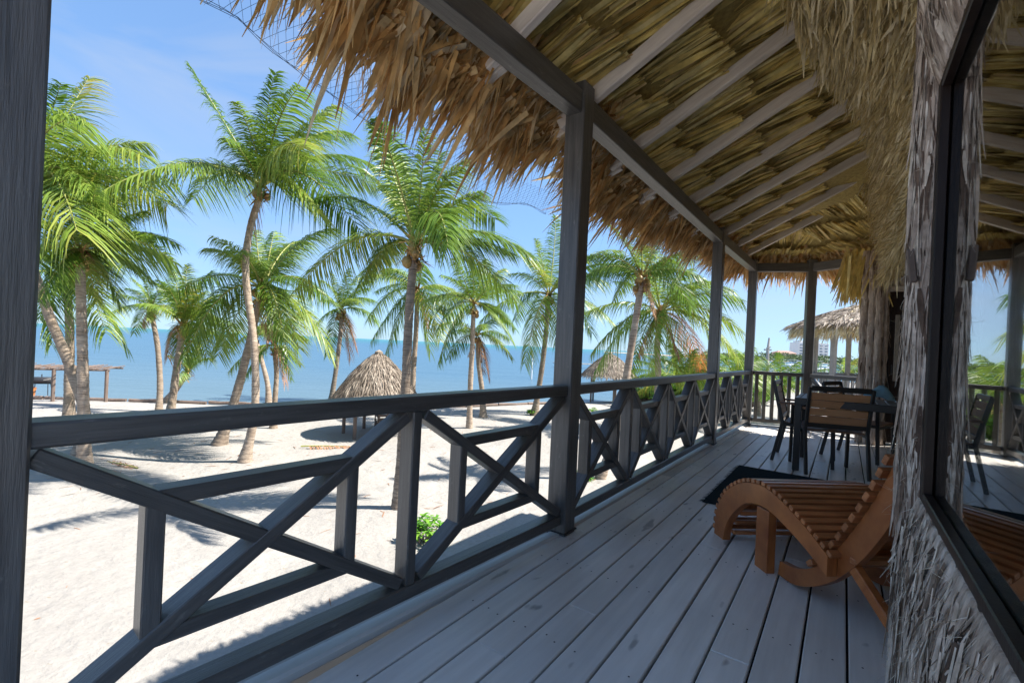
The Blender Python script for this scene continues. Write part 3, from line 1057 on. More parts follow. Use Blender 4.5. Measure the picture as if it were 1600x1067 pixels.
    flakes(head, HZ + 0.01, 3.3, 2400, 0.03, 0.12, 0.0015, 0.007)
    V, Q = join(parts)
    tag(link('bark_flakes', np_mesh('bark_flakes', V, Q), 'bark', root), kind='stuff')
    V, Q = join(fib)
    tag(link('bark_fibres', np_mesh('bark_fibres', V, Q), 'fibre', root), kind='stuff')
    # furrowed bark skin: relief in the mesh
    def grid_skin(pos, nor, cu, cv, amp):
        """pos, nor: (a, b, 3) arrays; cu, cv: coordinates across and along the grain"""
        f = 0.5 * vnoise(cu * 42, cv * 4.0, 31) + 0.35 * vnoise(cu * 95, cv * 9.0, 32) + 0.25 * vnoise(cu * 17, cv * 9.0, 33)
        rid = 1.0 - np.abs(f) * 1.6
        hole = np.clip(vnoise(cu * 21, cv * 8.0, 35) - 0.62, 0, 1) * 2.2
        P = pos + nor * (amp * (rid - 0.6) - 0.035 * hole)[..., None]
        na, nb = P.shape[:2]
        i = (np.arange(na - 1)[:, None] * nb + np.arange(nb - 1)[None, :]).ravel()
        return P.reshape(-1, 3), np.stack([i, i + 1, i + nb + 1, i + nb], 1)
    def wall_skin(prof):
        ds = np.arange(0.3, J + 0.13, 0.006)
        pr = np.array(prof)
        n = np.broadcast_to(pr[None, :, 0], (len(ds), len(pr))); z = np.broadcast_to(pr[None, :, 1], n.shape)
        nn = np.broadcast_to(pr[None, :, 2], n.shape); nz = np.broadcast_to(pr[None, :, 3], n.shape)
        D = np.broadcast_to(ds[:, None], n.shape)
        acc = np.concatenate([[0], np.cumsum(np.hypot(np.diff(pr[:, 0]), np.diff(pr[:, 1])))])
        return grid_skin(Wa(n, D, z), Wa(nn, D * 0, nz), D, np.broadcast_to(acc[None, :], n.shape), 0.014)
    lo = [(0.158, z, -1, 0) for z in np.linspace(0, SZ - SHO, 38)] + [(0.158 + 0.046 * t * t, SZ - SHO + SHO * t, -0.97, 0.2) for t in np.linspace(0.04, 1.0, 24)] + [(0.222, SZ + 0.006, -0.1, 0.2)]
    hi = [(0.222, HZ - 0.006, -0.1, -0.2)] + [(0.158 + 0.046 * t * t, HZ + SHO - SHO * t, -0.97, -0.2) for t in np.linspace(1.0, 0.04, 24)] + [(0.158, z, -1, 0) for z in np.linspace(HZ + SHO, 3.5, 80)]
    zz = np.linspace(0.0, 3.6, 300); aa = np.linspace(-2.0, 2.2, 60)
    A, Z = np.meshgrid(aa, zz, indexing='ij')
    no = -NVa * np.cos(A)[..., None] - DVa * np.sin(A)[..., None]
    jb = grid_skin(Wa(np.full(A.shape, 0.222), np.full(A.shape, J + 0.066), Z) + no * 0.064, no, A * 0.075 + 3.0, Z, 0.013)
    V, Q = join([wall_skin(lo), wall_skin(hi), jb])
    link('bark_skin', np_mesh('bark_skin', V, Q), 'bark_skin', root, True)
    MB().box(W(0.235, 0.31, 1.95), NV, DV, UP, 0.09, 0.045, 1.95).build('corner_post', 'darkwood', root)
    MB().box(W(1.75, 0.30, 1.6), NV, DV, UP, 1.42, 0.05, 1.6).build('end_wall', 'bark', root)
    # two grey wooden pegs by the lintel
    MB().bar(W(0.156, J + 0.02, 1.52), W(0.166, J - 0.01, 1.41), 0.020, 0.016, DV, 0.003).build('wooden_peg', 'pole', root)
    # window: frame, sill, glass
    fr = thing('bay_window', W(G, 0.5, SZ), 'dark framed bay window mirroring the deck, right edge', 'window')
    MB().box(W(0.2165, J - 0.030, (SZ + HZ) / 2), NV, DV, UP, 0.0125, 0.030, (HZ - SZ) / 2 + 0.0, 0.003).build('jamb', 'darkwood', fr)
    MB().box(W(0.2165, 1.11, SZ + 0.010), NV, DV, UP, 0.0125, 0.757, 0.018, 0.003).build('sill', 'darkwood', fr)
    MB().box(W(0.2165, 1.11, HZ - 0.010), NV, DV, UP, 0.0125, 0.757, 0.018, 0.003).build('head_rail', 'darkwood', fr)
    MB().box(W(G + 0.004, 1.11, (SZ + HZ) / 2), NV, DV, UP, 0.003, 0.78, (HZ - SZ) / 2 - 0.005, 0.0005).build('glass_pane', 'glass', fr)
    # dim room behind
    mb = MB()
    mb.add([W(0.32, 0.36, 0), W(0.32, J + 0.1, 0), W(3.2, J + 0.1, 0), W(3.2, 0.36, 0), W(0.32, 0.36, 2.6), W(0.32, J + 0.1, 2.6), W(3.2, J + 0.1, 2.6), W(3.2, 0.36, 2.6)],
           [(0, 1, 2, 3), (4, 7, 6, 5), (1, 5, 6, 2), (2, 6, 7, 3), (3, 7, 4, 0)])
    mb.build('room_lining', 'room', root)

    # alcove: back wall, end wall with door, bark column
    al = thing('alcove_wall', W(1.6, 5, 0), 'dim house wall behind the dining set, mostly hidden', 'wall')
    MB().box(W(1.75, 5.2, 1.9), NV, DV, UP, 0.1, 3.2, 1.9).build('back_panel', 'plaster', al)
    MB().box(W(1.0, J + 0.18, 1.9), NV, DV, UP, 0.72, 0.05, 1.9).build('side_panel', 'plaster', al)
    ew = thing('door_wall', W(0.9, 8.5, 0), 'end wall with dark doorway next to the bark column', 'wall')
    E_ = 8.40
    MB().box(W(1.35, E_ + 0.1, 1.95), NV, DV, UP, 0.40, 0.07, 1.95).build('wall_panel', 'plaster', ew)
    MB().box(W(0.70, E_ + 0.12, 3.1), NV, DV, UP, 0.28, 0.05, 0.85).build('upper_panel', 'plaster', ew)
    MB().box(W(0.72, E_ + 0.28, 1.28), NV, DV, UP, 0.34, 0.012, 1.28).build('door_leaf', 'darkwood', ew)
    MB().tube([W(0.55, E_ + 0.255, 1.0), W(0.55, E_ + 0.22, 1.0), W(0.55, E_ + 0.22, 1.12), W(0.55, E_ + 0.255, 1.12)], 0.009, 6).build('handle', 'black_metal', bpy.data.objects['door_leaf'])
    MB().bar(W(0.47, E_ + 0.02, 0), W(0.47, E_ + 0.02, 2.14), 0.07, 0.08, DV).build('door_jamb', 'darkwood', ew)
    MB().bar(W(0.59, E_ + 0.18, 0.9), W(0.59, E_ + 0.18, 1.85), 0.05, 0.02, DV).build('door_light_strip', 'grey_timber', ew)
    MB().bar(W(0.42, E_ - 0.03, 2.20), W(0.95, E_ - 0.03, 2.20), 0.12, 0.07, UP, 0.01).build('lintel', 'rafter', ew)
    for k in range(7):
        n = 0.46 + 0.075 * k
        MB().tube([W(n, E_ - 0.02, 2.24), W(n, E_ - 0.02, 2.46)], 0.035, 8).build('short_log', 'rafter', ew)
    cl = thing('bark_column', W(0.32, 8.3, 0), 'column of bundled bark covered trunks at the deck end', 'column')
    pp, ff = [], []
    for k, (n, d) in enumerate(((0.20, 8.34), (0.285, 8.27), (0.365, 8.25), (0.43, 8.31))):
        ring = [W(n + 0.004 * math.sin(z * 7 + k), d, z) for z in np.linspace(0, 2.75, 30)]
        MB().tube(ring, [0.050 + 0.006 * math.sin(j * 2.3 + k) for j in range(30)], 10).build('trunk', 'bark_skin', cl, True)
        m = 120
        z = rng.uniform(0.1, 2.6, m); a = rng.uniform(0, 6.28, m)
        no = NVa * np.cos(a)[:, None] + DVa * np.sin(a)[:, None]
        p = Wa(np.full(m, n), np.full(m, d), z) + no * 0.052
        pp.append(ribbons(p, -UPa + no * rng.normal(0.05, 0.1, m)[:, None], np.cross(no, UPa), rng.uniform(0.06, 0.25, m), rng.uniform(0.008, 0.025, m), 0, 2, 0.2, 0.8))
    V, Q = join(pp)
    tag(link('bark_strips', np_mesh('bark_strips', V, Q), 'bark', cl), kind='stuff')

# ================================================================== FURNITURE
def build_chaise():
    root = thing('chaise_longue', (1.37, 2.96, 0), 'reddish brown slatted wooden chaise longue with arched foot end', 'chaise')
    O = Vector((1.37, 2.96, 0)); U = Vector((0.077, -0.997, 0)).normalized(); V = Vector((0.997, 0.077, 0)).normalized()
    WD = 0.62
    def smooth(pts, n=6):
        out = []
        P = [pts[0]] + pts + [pts[-1]]
        for i in range(1, len(P) - 2):
            p0, p1, p2, p3 = (np.array(P[j], float) for j in (i - 1, i, i + 1, i + 2))
            for k in range(n):
                t = k / n
                out.append(tuple(0.5 * (2 * p1 + (p2 - p0) * t + (2 * p0 - 5 * p1 + 4 * p2 - p3) * t * t + (3 * p1 - p0 - 3 * p2 + p3) * t ** 3)))
        out.append(tuple(pts[-1]))
        return out
    up = smooth([(-0.03, 0.0), (-0.012, 0.16), (0.08, 0.30), (0.24, 0.405), (0.40, 0.445), (0.52, 0.440), (0.66, 0.40), (0.80, 0.345), (0.92, 0.285)])
    lo = smooth([(0.075, 0.0), (0.10, 0.10), (0.17, 0.20), (0.28, 0.295), (0.40, 0.335), (0.52, 0.335), (0.66, 0.30), (0.80, 0.25), (0.92, 0.195)])
    bk_lo = smooth([(0.53, 0.012), (0.65, 0.02), (0.77, 0.072), (0.90, 0.165), (1.02, 0.295), (1.12, 0.44), (1.20, 0.59), (1.265, 0.745)])
    bk_up = smooth([(0.54, 0.085), (0.66, 0.105), (0.76, 0.155), (0.86, 0.245), (0.95, 0.365), (1.04, 0.505), (1.115, 0.64), (1.18, 0.78)])
    T = 0.046
    for v0 in (0.0, WD - T):
        MB().extrude(up + lo[::-1], O + V * v0, U, UP, V, T).build('seat_side', 'teak', root)
        v1 = v0 + (T + 0.004 if v0 == 0 else -T - 0.004)
        MB().extrude(bk_up + bk_lo[::-1], O + V * v1, U, UP, V, T * 0.8).build('back_side', 'teak', root)
        MB().box(O + V * (v0 + T / 2) + U * 0.455 + UP * 0.165, U, V, UP, 0.052, T / 2 + 0.002, 0.165, 0.004).build('leg', 'teak', root)
        MB().bar(O + V * (v1 + T / 2) + U * 0.98 + UP * 0.27, O + V * (v1 + T / 2) + U * 1.33 + UP * 0.015, 0.04, 0.045, UP).build('rear_strut', 'teak', root)
    def slats(path, a, b, step, nm, side=1, h=0.014, w=0.026, v0=0.0, v1=WD):
        pts = [Vector((p[0], p[1], 0)) for p in path]
        acc = 0; nxt = 0
        for p, q in zip(pts[:-1], pts[1:]):
            L = (q - p).length
            while nxt <= acc + L:
                f = (nxt - acc) / L
                c = p.lerp(q, f); t = (q - p).normalized()
                nr = Vector((-t.y, t.x, 0)) * side
                c3 = O + U * (c.x + nr.x * h * 0.8) + UP * (c.y + nr.y * h * 0.8)
                tu = U * t.x + UP * t.y; nu = U * nr.x + UP * nr.y
                MB().box(c3 + V * ((v0 + v1) / 2), V, tu, nu, (v1 - v0) / 2, w / 2, h / 2 + 0.003, 0.002).build('slat', 'teak_end', root)
                nxt += step
            acc += L
    slats(up[2:], 0, 1, 0.046, 'slat', 1, 0.016, 0.030)
    slats(bk_up[14:], 0, 1, 0.064, 'slat', 1, 0.018, 0.040, 0.02, WD - 0.02)
    for u, z in ((0.10, 0.06), (0.12, 0.13), (0.16, 0.20), (1.0, 0.30)):
        MB().box(O + U * u + UP * z + V * (WD / 2), V, U, UP, WD / 2 - T, 0.016, 0.012).build('stretcher', 'teak_end', root)

def build_rug():
    root = thing('dark_rug', W(-0.5, 4.6, 0), 'dark blue green woven rug between chaise and dining set', 'rug')
    mb = MB()
    n0, n1, d0, d1 = -0.86, -0.02, 3.82, 5.36
    N_, D_ = 30, 60
    vs = [W(n0 + (n1 - n0) * i / N_, d0 + (d1 - d0) * j / D_, 0.009 + 0.0015 * math.sin(j * 1.9) + 0.001 * math.sin(i * 2.7)) for j in range(D_ + 1) for i in range(N_ + 1)]
    w = N_ + 1
    mb.add(vs, [(j * w + i, j * w + i + 1, (j + 1) * w + i + 1, (j + 1) * w + i) for j in range(D_) for i in range(N_)])
    b = [W(n0, d0, 0.0035), W(n1, d0, 0.0035), W(n1, d1, 0.0035), W(n0, d1, 0.0035), W(n0, d0, 0.0075), W(n1, d0, 0.0075), W(n1, d1, 0.0075), W(n0, d1, 0.0075)]
    mb.add(b, [(0, 1, 5, 4), (1, 2, 6, 5), (2, 3, 7, 6), (3, 0, 4, 7), (3, 2, 1, 0)])
    wv = mb.build('weave', 'rug', root, True)
    m = 170
    d = rng.uniform(d0, d1, m)
    V, Q = ribbons(Wa(np.full(m, n0 + 0.005), d, np.full(m, 0.009)), -NVa + DVa * rng.normal(0, 0.3, m)[:, None], np.broadcast_to(DVa, (m, 3)), rng.uniform(0.02, 0.04, m), 0.006, 0.12, 2, 0.6)
    tag(link('fringe', np_mesh('fringe', V, Q), 'rug', wv), kind='stuff')

def build_table():
    root = thing('dining_table', W(0.35, 6.1, 0), 'dark framed outdoor dining table with slatted grey top', 'table')
    n0, n1, d0, d1 = -0.41, 1.12, 5.62, 6.48
    for n in (n0 + 0.035, n1 - 0.035):
        for d in (d0 + 0.035, d1 - 0.035):
            MB().bar(W(n, d, 0.0), W(n, d, 0.70), 0.062, 0.062, DV, 0.004).build('leg', 'metal', root)
    for d in (d0 + 0.02, d1 - 0.02):
        MB().bar(W(n0, d, 0.715), W(n1, d, 0.715), 0.04, 0.072).build('apron', 'metal', root)
    for n in (n0 + 0.02, n1 - 0.02):
        MB().bar(W(n, d0 + 0.041, 0.715), W(n, d1 - 0.041, 0.715), 0.04, 0.07).build('apron', 'metal', root)
    k = 16
    for i in range(k):
        a = n0 + 0.045 + (n1 - n0 - 0.09) * (i + 0.5) / k
        MB().bar(W(a, d0 + 0.042, 0.742), W(a, d1 - 0.042, 0.742), (n1 - n0 - 0.09) / k - 0.007, 0.018).build('top_slat', 'table_slat', root)

def make_chair():
    """local: faces +Y, seat centre at origin x, back at y = -0.25"""
    root = thing('dining_chair', (0, 0, 0), 'x', 'chair', 'slatted dining chairs at the table')
    w = 0.27
    for s in (-1, 1):
        MB().bar((s * w, -0.24, 0.44), (s * w, -0.33, 0.0), 0.03, 0.034, Vector((0, 1, 0))).build('rear_leg', 'metal', root)
        MB().bar((s * w, -0.24, 0.43), (s * w, -0.34, 0.88), 0.028, 0.036, Vector((0, 1, 0))).build('back_upright', 'metal', root)
        MB().bar((s * w, 0.235, 0.0), (s * w, 0.215, 0.645), 0.03, 0.034, Vector((0, 1, 0))).build('front_leg', 'metal', root)
        MB().bar((s * w, -0.285, 0.655), (s * w, 0.24, 0.655), 0.042, 0.022).build('armrest', 'seat_slat', root)
        MB().bar((s * w, -0.235, 0.415), (s * w, 0.215, 0.425), 0.026, 0.034).build('seat_rail', 'metal', root)
    for z, y in ((0.868, -0.338), (0.495, -0.254)):
        MB().bar((-w + 0.016, y, z), (w - 0.016, y, z), 0.026, 0.052 if z > 0.6 else 0.05).build('back_rail', 'metal', root)
    for k in range(4):
        z = 0.552 + 0.079 * k
        y = -0.24 - (z - 0.43) * 0.222
        MB().bar((-w + 0.02, y, z), (w - 0.02, y, z), 0.016, 0.075, Vector((0, -0.22, 1)).normalized()).build('back_slat', 'back_slat', root)
    for k in range(6):
        y = -0.195 + 0.078 * k
        MB().bar((-w + 0.016, y, 0.436 - 0.006 * math.sin(k / 5 * math.pi)), (w - 0.016, y, 0.436 - 0.006 * math.sin(k / 5 * math.pi)), 0.068, 0.018).build('seat_slat', 'seat_slat', root)
    MB().bar((-w + 0.016, 0.222, 0.405), (w - 0.016, 0.222, 0.405), 0.022, 0.03).build('front_rail', 'metal', root)
    return root

def build_chairs():
    ch = make_chair()
    spots = [((3.36, 4.86), -R(17), 'dining chair with tan slatted back turned to the camera'),
             (tuple(W(-0.30, 6.24)[:2]), math.atan2(-0.586, 0.81) - math.pi / 2 + 0.0, 'dining chair seen side on at the left end of the table'),
             (tuple(W(0.20, 6.98)[:2]), math.atan2(0.586, 0.81) + math.pi, 'dining chair across the table facing the camera, reddish back')]
    spots[1] = (spots[1][0], -math.pi / 2 - math.atan2(0.586, 0.81), spots[1][2])
    for i, (xy, rz, lab) in enumerate(spots):
        o = ch if i == 0 else copy_tree(ch)
        o.location = (xy[0], xy[1], 0)
        o.rotation_euler = (0, 0, rz)
        o['label'] = lab
    # blue towel on the table end
    mb = MB()
    c = W(0.30, 6.15, 0.755)
    vs, fs = [], []
    for i in range(9):
        for j in range(9):
            u, v = i / 8 - 0.5, j / 8 - 0.5
            vs.append(c + NV * u * 0.26 + DV * v * 0.2 + UP * (0.02 + 0.16 * max(0, 1 - 3.2 * (u * u + v * v)) * (0.8 + 0.2 * math.sin(9 * u + 7 * v))))
    fs = [(i * 9 + j, i * 9 + j + 1, (i + 1) * 9 + j + 1, (i + 1) * 9 + j) for i in range(8) for j in range(8)]
    mb.add(vs, fs)
    M['towel'] = plain('blue_towel', (0.20, 0.36, 0.45), None, 0.9, 30, 0.4)
    tag(mb.build('folded_towel', 'towel', None, True), 'crumpled pale blue towel on the dining table', 'towel')

# ================================================================== PALMS
WIND = np.array((0.30, 0.08, 0.02))
def bez(P0_, P1_, P2_, t):
    t = np.asarray(t)[:, None]
    return (1 - t) ** 2 * P0_ + 2 * t * (1 - t) * P1_ + t ** 2 * P2_, nrm(2 * (1 - t) * (P1_ - P0_) + 2 * t * (P2_ - P1_))

def make_frond(root, c, tip, bow, kind, nl, up0=0.0, thick=1.0):
    c = np.array(c); tip = np.array(tip)
    ch = tip - c; L = np.linalg.norm(ch)
    ctrl = c + ch * 0.46 + UPa * (bow + 0.05) * L + rng.normal(0, 0.03, 3) * L
    nl = int(nl * 1.3)
    t = np.linspace(0.13, 0.995, nl)
    pos, tan = bez(c, ctrl, tip, t)
    hz = np.array((ch[0], ch[1], 0)) + 1e-6
    side = nrm(np.cross(tan, UPa) + 0.25 * nrm(np.cross(hz, UPa)))
    roll = rng.normal(0, 0.35)
    nor = nrm(np.cross(side, tan))
    side, nor = side * math.cos(roll) + nor * math.sin(roll), nor * math.cos(roll) - side * math.sin(roll)
    arc = L * (1 + 1.2 * bow * bow)
    prof = (0.35 + 0.65 * np.sin(math.pi * np.clip(t * 0.95 + 0.02, 0, 1) ** 0.75)) * arc * 0.265
    parts = []
    dead = kind in ('leaf_dead', 'leaf_orange')
    for s in (-1, 1):
        k = len(t)
        fw = 0.35 + 0.75 * t ** 1.5 + rng.normal(0, 0.07, k)
        dirv = side * s + tan * fw[:, None] + nor * (0.30 - 0.25 * t + rng.normal(0, 0.10, k))[:, None]
        dr = rng.uniform(0.45, 1.0, k) + (0.5 if dead else 0)
        ll = prof * rng.uniform(0.82, 1.1, k)
        wd = np.full(k, 0.034 * thick * (arc / 3.4) ** 0.5 * (95 / nl) ** 0.6)
        if dead: ll = ll * 0.85; wd = wd * 0.7
        parts.append(ribbons(pos + rng.normal(0, 0.01, (k, 3)), dirv, tan + nor * rng.normal(0.25, 0.3, k)[:, None], ll, wd, dr, 3, 0.06, 0.55, wind=WIND * rng.uniform(0.4, 1.2)))
    V, Q = join(parts)
    n_leaf = len(Q)
    tt = np.linspace(0, 1, 11)
    rp, rt = bez(c, ctrl, tip, tt)
    mb = MB().tube([Vector(p) for p in rp], list(0.034 * thick * (arc / 3.4) ** 0.5 * (1 - 0.88 * tt)), 4, caps=False)
    V2 = np.array([tuple(v) for v in mb.v]); Q2 = np.array(mb.f)
    Vall, Qall = join([(V, Q), (V2, Q2)])
    idx = np.concatenate([np.zeros(n_leaf), np.ones(len(Q2))])
    me = np_mesh('frond', Vall - c, Qall, idx)
    o = bpy.data.objects.new('frond', me)
    COL.objects.link(o)
    me.materials.append(M[kind]); me.materials.append(M['rachis'])
    o.parent = root
    o.location = Vector(c) - root.location
    return o

def palm(label, base, via, crown, tips, Y=None, r0=0.17, r1=0.105, extra=6, Lf=None, nl=60, nuts=5, dead=1, group='coconut palms on the beach', flare=1.5):
    """base/via/crown in picture pixels at one distance Y, tips = [(x, y, bow, material)]"""
    r0 *= 0.68; r1 *= 0.70; flare = 1 + (flare - 1) * 1.5
    b = onz(base[0], base[1], SAND) if Y is None else None
    if Y is None:
        Y = b.y
    else:
        b = at(base[0], base[1], Y); b.z = SAND
    lean = rnd.uniform(-0.04, 0.04) * Y * 0.2
    c = at(crown[0], crown[1], Y + lean)
    b = Vector((b.x, b.y, float(sand_z(b.x, b.y))))
    root = thing('coconut_palm', b, label, 'palm tree', group)
    ctl = [b - UP * 0.25, b] + [at(x, y, Y + lean * 0.5) for x, y in via] + [c]
    # smooth path
    pts = []
    P = [ctl[0]] + ctl + [ctl[-1] + (ctl[-1] - ctl[-2]) * 0.3]
    for i in range(1, len(P) - 2):
        p0, p1, p2, p3 = P[i - 1], P[i], P[i + 1], P[i + 2]
        n = max(3, int((p2 - p1).length / 0.045))
        n = min(n, 120)
        for k in range(n):
            t = k / n
            pts.append(0.5 * (2 * p1 + (p2 - p0) * t + (2 * p0 - 5 * p1 + 4 * p2 - p3) * t * t + (3 * p1 - p0 - 3 * p2 + p3) * t ** 3))
    pts.append(c.copy())
    rad, N_ = [], len(pts)
    for i, p in enumerate(pts):
        f = i / N_
        r = r0 + (r1 - r0) * f
        hgt = p.z - b.z
        r *= 1 + (flare - 1) * math.exp(-max(hgt, 0) / 0.35)
        r *= 1 + (0.045 if i % 3 == 0 else -0.012) + 0.03 * math.sin(i * 0.37 + Y)
        rad.append(r)
    MB().tube(pts, rad, 11).build('trunk', 'trunk', root, True)
    # crown shaft: leaf bases and fibre
    m = 46
    a = rng.uniform(0, 6.28, m)
    o3 = np.stack([np.cos(a), np.sin(a), np.zeros(m)], 1)
    ca = np.array(c)
    h = rng.uniform(-0.30, 0.25, m)
    s = r1 / 0.085
    V, Q = ribbons(ca + o3 * r1 * 0.7 + UPa * (h * s)[:, None], o3 * rng.uniform(0.3, 1.0, m)[:, None] + UPa * rng.uniform(-0.3, 0.9, m)[:, None], np.cross(o3, UPa), rng.uniform(0.16, 0.42, m) * s, rng.uniform(0.05, 0.10, m) * s, rng.uniform(0, 0.6, m), 3, 0.2, 1.1)
    tag(link('leaf_bases', np_mesh('leaf_bases', V, Q), 'boot', root), kind='stuff')
    for k in range(nuts):
        an = rnd.uniform(0, 6.28)
        p = c + Vector((math.cos(an) * r1 * 1.7, math.sin(an) * r1 * 1.7, rnd.uniform(-0.30, 0.05)))
        rr = rnd.uniform(0.07, 0.10)
        MB().tube([p + UP * rr * z for z in (1.25, 1.05, 0.55, 0, -0.6, -1.0, -1.15)], [rr * q for q in (0.05, 0.5, 0.9, 1.0, 0.85, 0.4, 0.04)], 8).build('coconut', 'coconut', root, True)
    cc = c + UP * 0.12
    l2 = []
    for tp in tips:
        l2.append((at(tp[0], tp[1], c.y) - cc).length)
    Lm = Lf or (max(l2) * 1.03 if l2 else 3.0)
    for tp, l in zip(tips, l2):
        bow = tp[2] if len(tp) > 2 else 0.2
        kind = tp[3] if len(tp) > 3 else ('leaf' if rnd.random() < 0.8 else 'leaf_yellow')
        dy = math.sqrt(max(0.0, Lm * Lm - l * l)) * rnd.choice((-1, 1)) * rnd.uniform(0.4, 0.85)
        dy = max(-0.8 * Lm, min(0.8 * Lm, dy))
        # keep the picture position while moving the tip in depth
        make_frond(root, cc, at(tp[0], tp[1], c.y + dy), bow, kind, nl)
    for k in range(extra):
        az = 6.28 * (k + rnd.uniform(0, 0.8)) / extra
        el = rnd.choice((0.75, 0.35, 0.05, -0.35)) + rnd.uniform(-0.15, 0.15)
        ln = Lm * rnd.uniform(0.72, 0.92)
        tip = cc + Vector((math.cos(az) * math.cos(el), math.sin(az) * math.cos(el), math.sin(el))) * ln
        make_frond(root, cc, tip, 0.2 + 0.12 * rnd.random(), 'leaf' if el > -0.2 or rnd.random() < 0.5 else 'leaf_yellow', nl)
    for k in range(dead if dead > 1 or rnd.random() < 0.45 else 0):
        az = rnd.uniform(0, 6.28)
        tip = cc + Vector((math.cos(az) * 0.35, math.sin(az) * 0.35, -0.8)) * Lm * 0.6
        make_frond(root, cc, tip, 0.12, 'leaf_dead', max(24, nl // 2))
    return root

Yl, Dd, Or, Gn = 'leaf_yellow', 'leaf_dead', 'leaf_orange', 'leaf'
def build_palms():
    palm('tall curved palm right of the near black post, tallest crown against the sky', (382, 727), [(398, 640), (397, 540), (384, 430), (390, 360)], (409, 300),
         [(295, 101, 0.06), (368, 160, 0.12, Yl), (470, 135, 0.22), (545, 208, 0.30), (583, 290, 0.25), (566, 365, 0.33), (258, 258, 0.16), (430, 112, 0.05), (520, 165, 0.16), (350, 215, 0.10), (500, 330, 0.25), (470, 230, 0.22, Yl)], r0=0.125, r1=0.10, extra=4, nl=75, flare=1.6)
    palm('big leafy palm with thick trunk, centre of the picture', (622, 797), [(627, 720), (634, 600), (640, 480)], (648, 392),
         [(582, 195, 0.10, Yl), (664, 203, 0.03), (728, 250, 0.24), (774, 344, 0.32), (835, 402, 0.26), (808, 474, 0.30, Yl), (487, 312, 0.24), (462, 455, 0.30, Yl), (700, 385, 0.55, Yl), (577, 425, 0.3, Yl), (690, 240, 0.10), (620, 240, 0.1), (550, 260, 0.2), (752, 300, 0.2)], r0=0.135, r1=0.105, extra=3, nl=80, nuts=7, flare=1.35)
    palm('straight palm left, its trunk rising beside the near black post', (133, 757), [(131, 690), (130, 600), (127, 480)], (125, 400),
         [(278, 382, 0.25), (275, 412, 0.22), (193, 305, 0.2, Yl), (240, 442, 0.28), (190, 480, 0.3), (52, 345, 0.2), (62, 470, 0.3), (90, 300, 0.1), (230, 330, 0.25), (150, 290, 0.1), (70, 400, 0.25, Yl), (150, 470, 0.3, Yl)], r0=0.15, r1=0.10, extra=3, nl=75, nuts=4)
    palm('leaning palm crossing behind the near black post, crown cut by it', (120, 722), [(134, 655), (108, 570), (72, 480)], (22, 330),
         [(135, 190, 0.25), (140, 120, 0.1), (219, 240, 0.2, Yl), (275, 290, 0.28), (262, 320, 0.28, Yl), (170, 330, 0.3), (95, 130, 0.08), (120, 360, 0.35, Yl), (200, 270, 0.22), (60, 420, 0.3)], r0=0.15, r1=0.115, extra=3, nl=75, flare=1.3)
    palm('slim palm hidden behind the straight left palm', (108, 668), [(108, 600), (109, 520)], (104, 440),
         [(200, 420, 0.25), (40, 430, 0.25), (200, 548, 0.25, Yl), (165, 520, 0.3, Yl), (80, 540, 0.3), (60, 500, 0.3), (150, 400, 0.2)], r0=0.19, r1=0.13, extra=4, nl=55)
    palm('slender dark-trunked palm with one flat pale frond, left of middle beach', (248, 644), [(250, 600), (246, 540)], (236, 488),
         [(178, 486, 0.22, Yl), (275, 495, 0.22, Yl), (195, 450, 0.2), (224, 432, 0.15), (262, 452, 0.2), (210, 520, 0.3, Yl), (205, 435, 0.2, Yl)], r0=0.15, r1=0.11, extra=3, nl=50, nuts=0, flare=1.2)
    palm('bushy palm on short curved trunk, left of the tall curved palm', (262, 668), [(270, 620), (276, 575)], (286, 515),
         [(292, 414, 0.1), (330, 424, 0.18), (240, 440, 0.2), (350, 468, 0.25), (214, 475, 0.25), (262, 560, 0.3, Dd), (285, 575, 0.45), (372, 520, 0.3), (340, 500, 0.3), (300, 440, 0.1, Yl), (270, 425, 0.1), (325, 560, 0.4, Yl)], r0=0.16, r1=0.13, extra=5, nl=55)
    palm('pale leaning palm trunk at the water edge behind the bushy palm', (258, 628), [(275, 608)], (292, 585),
         [(330, 560, 0.3), (262, 555, 0.3), (310, 545, 0.2), (285, 540, 0.2, Yl)], r0=0.17, r1=0.12, extra=2, nl=40, nuts=0, dead=1)
    palm('full green palm crown directly behind the tall curved trunk', (343, 702), [(368, 620), (384, 560), (398, 500)], (409, 458),
         [(319, 388, 0.3), (330, 370, 0.2), (452, 388, 0.25), (475, 378, 0.28), (428, 362, 0.08), (520, 556, 0.33), (468, 545, 0.35, Yl), (341, 556, 0.35), (289, 558, 0.42), (515, 470, 0.25), (400, 360, 0.05), (372, 400, 0.2), (450, 560, 0.45), (440, 500, 0.4)], r0=0.17, r1=0.12, extra=3, nl=65, nuts=4)
    palm('young yellowing palm right of the tall curved trunk', (427, 668), [(430, 620), (432, 580)], (428, 545),
         [(455, 592, 0.3, Yl), (358, 580, 0.3, Yl), (470, 570, 0.3, Yl), (440, 500, 0.1), (400, 510, 0.2), (445, 600, 0.3, Dd), (382, 590, 0.35, Yl), (480, 530, 0.25)], r0=0.12, r1=0.10, extra=3, nl=50, nuts=0)
    palm('thin pale palm trunk curving left at the water edge', (420, 630), [(418, 600), (408, 560)], (400, 530),
         [(365, 540, 0.3), (430, 520, 0.2), (385, 500, 0.2)], r0=0.16, r1=0.12, extra=3, nl=40, nuts=0, dead=0)
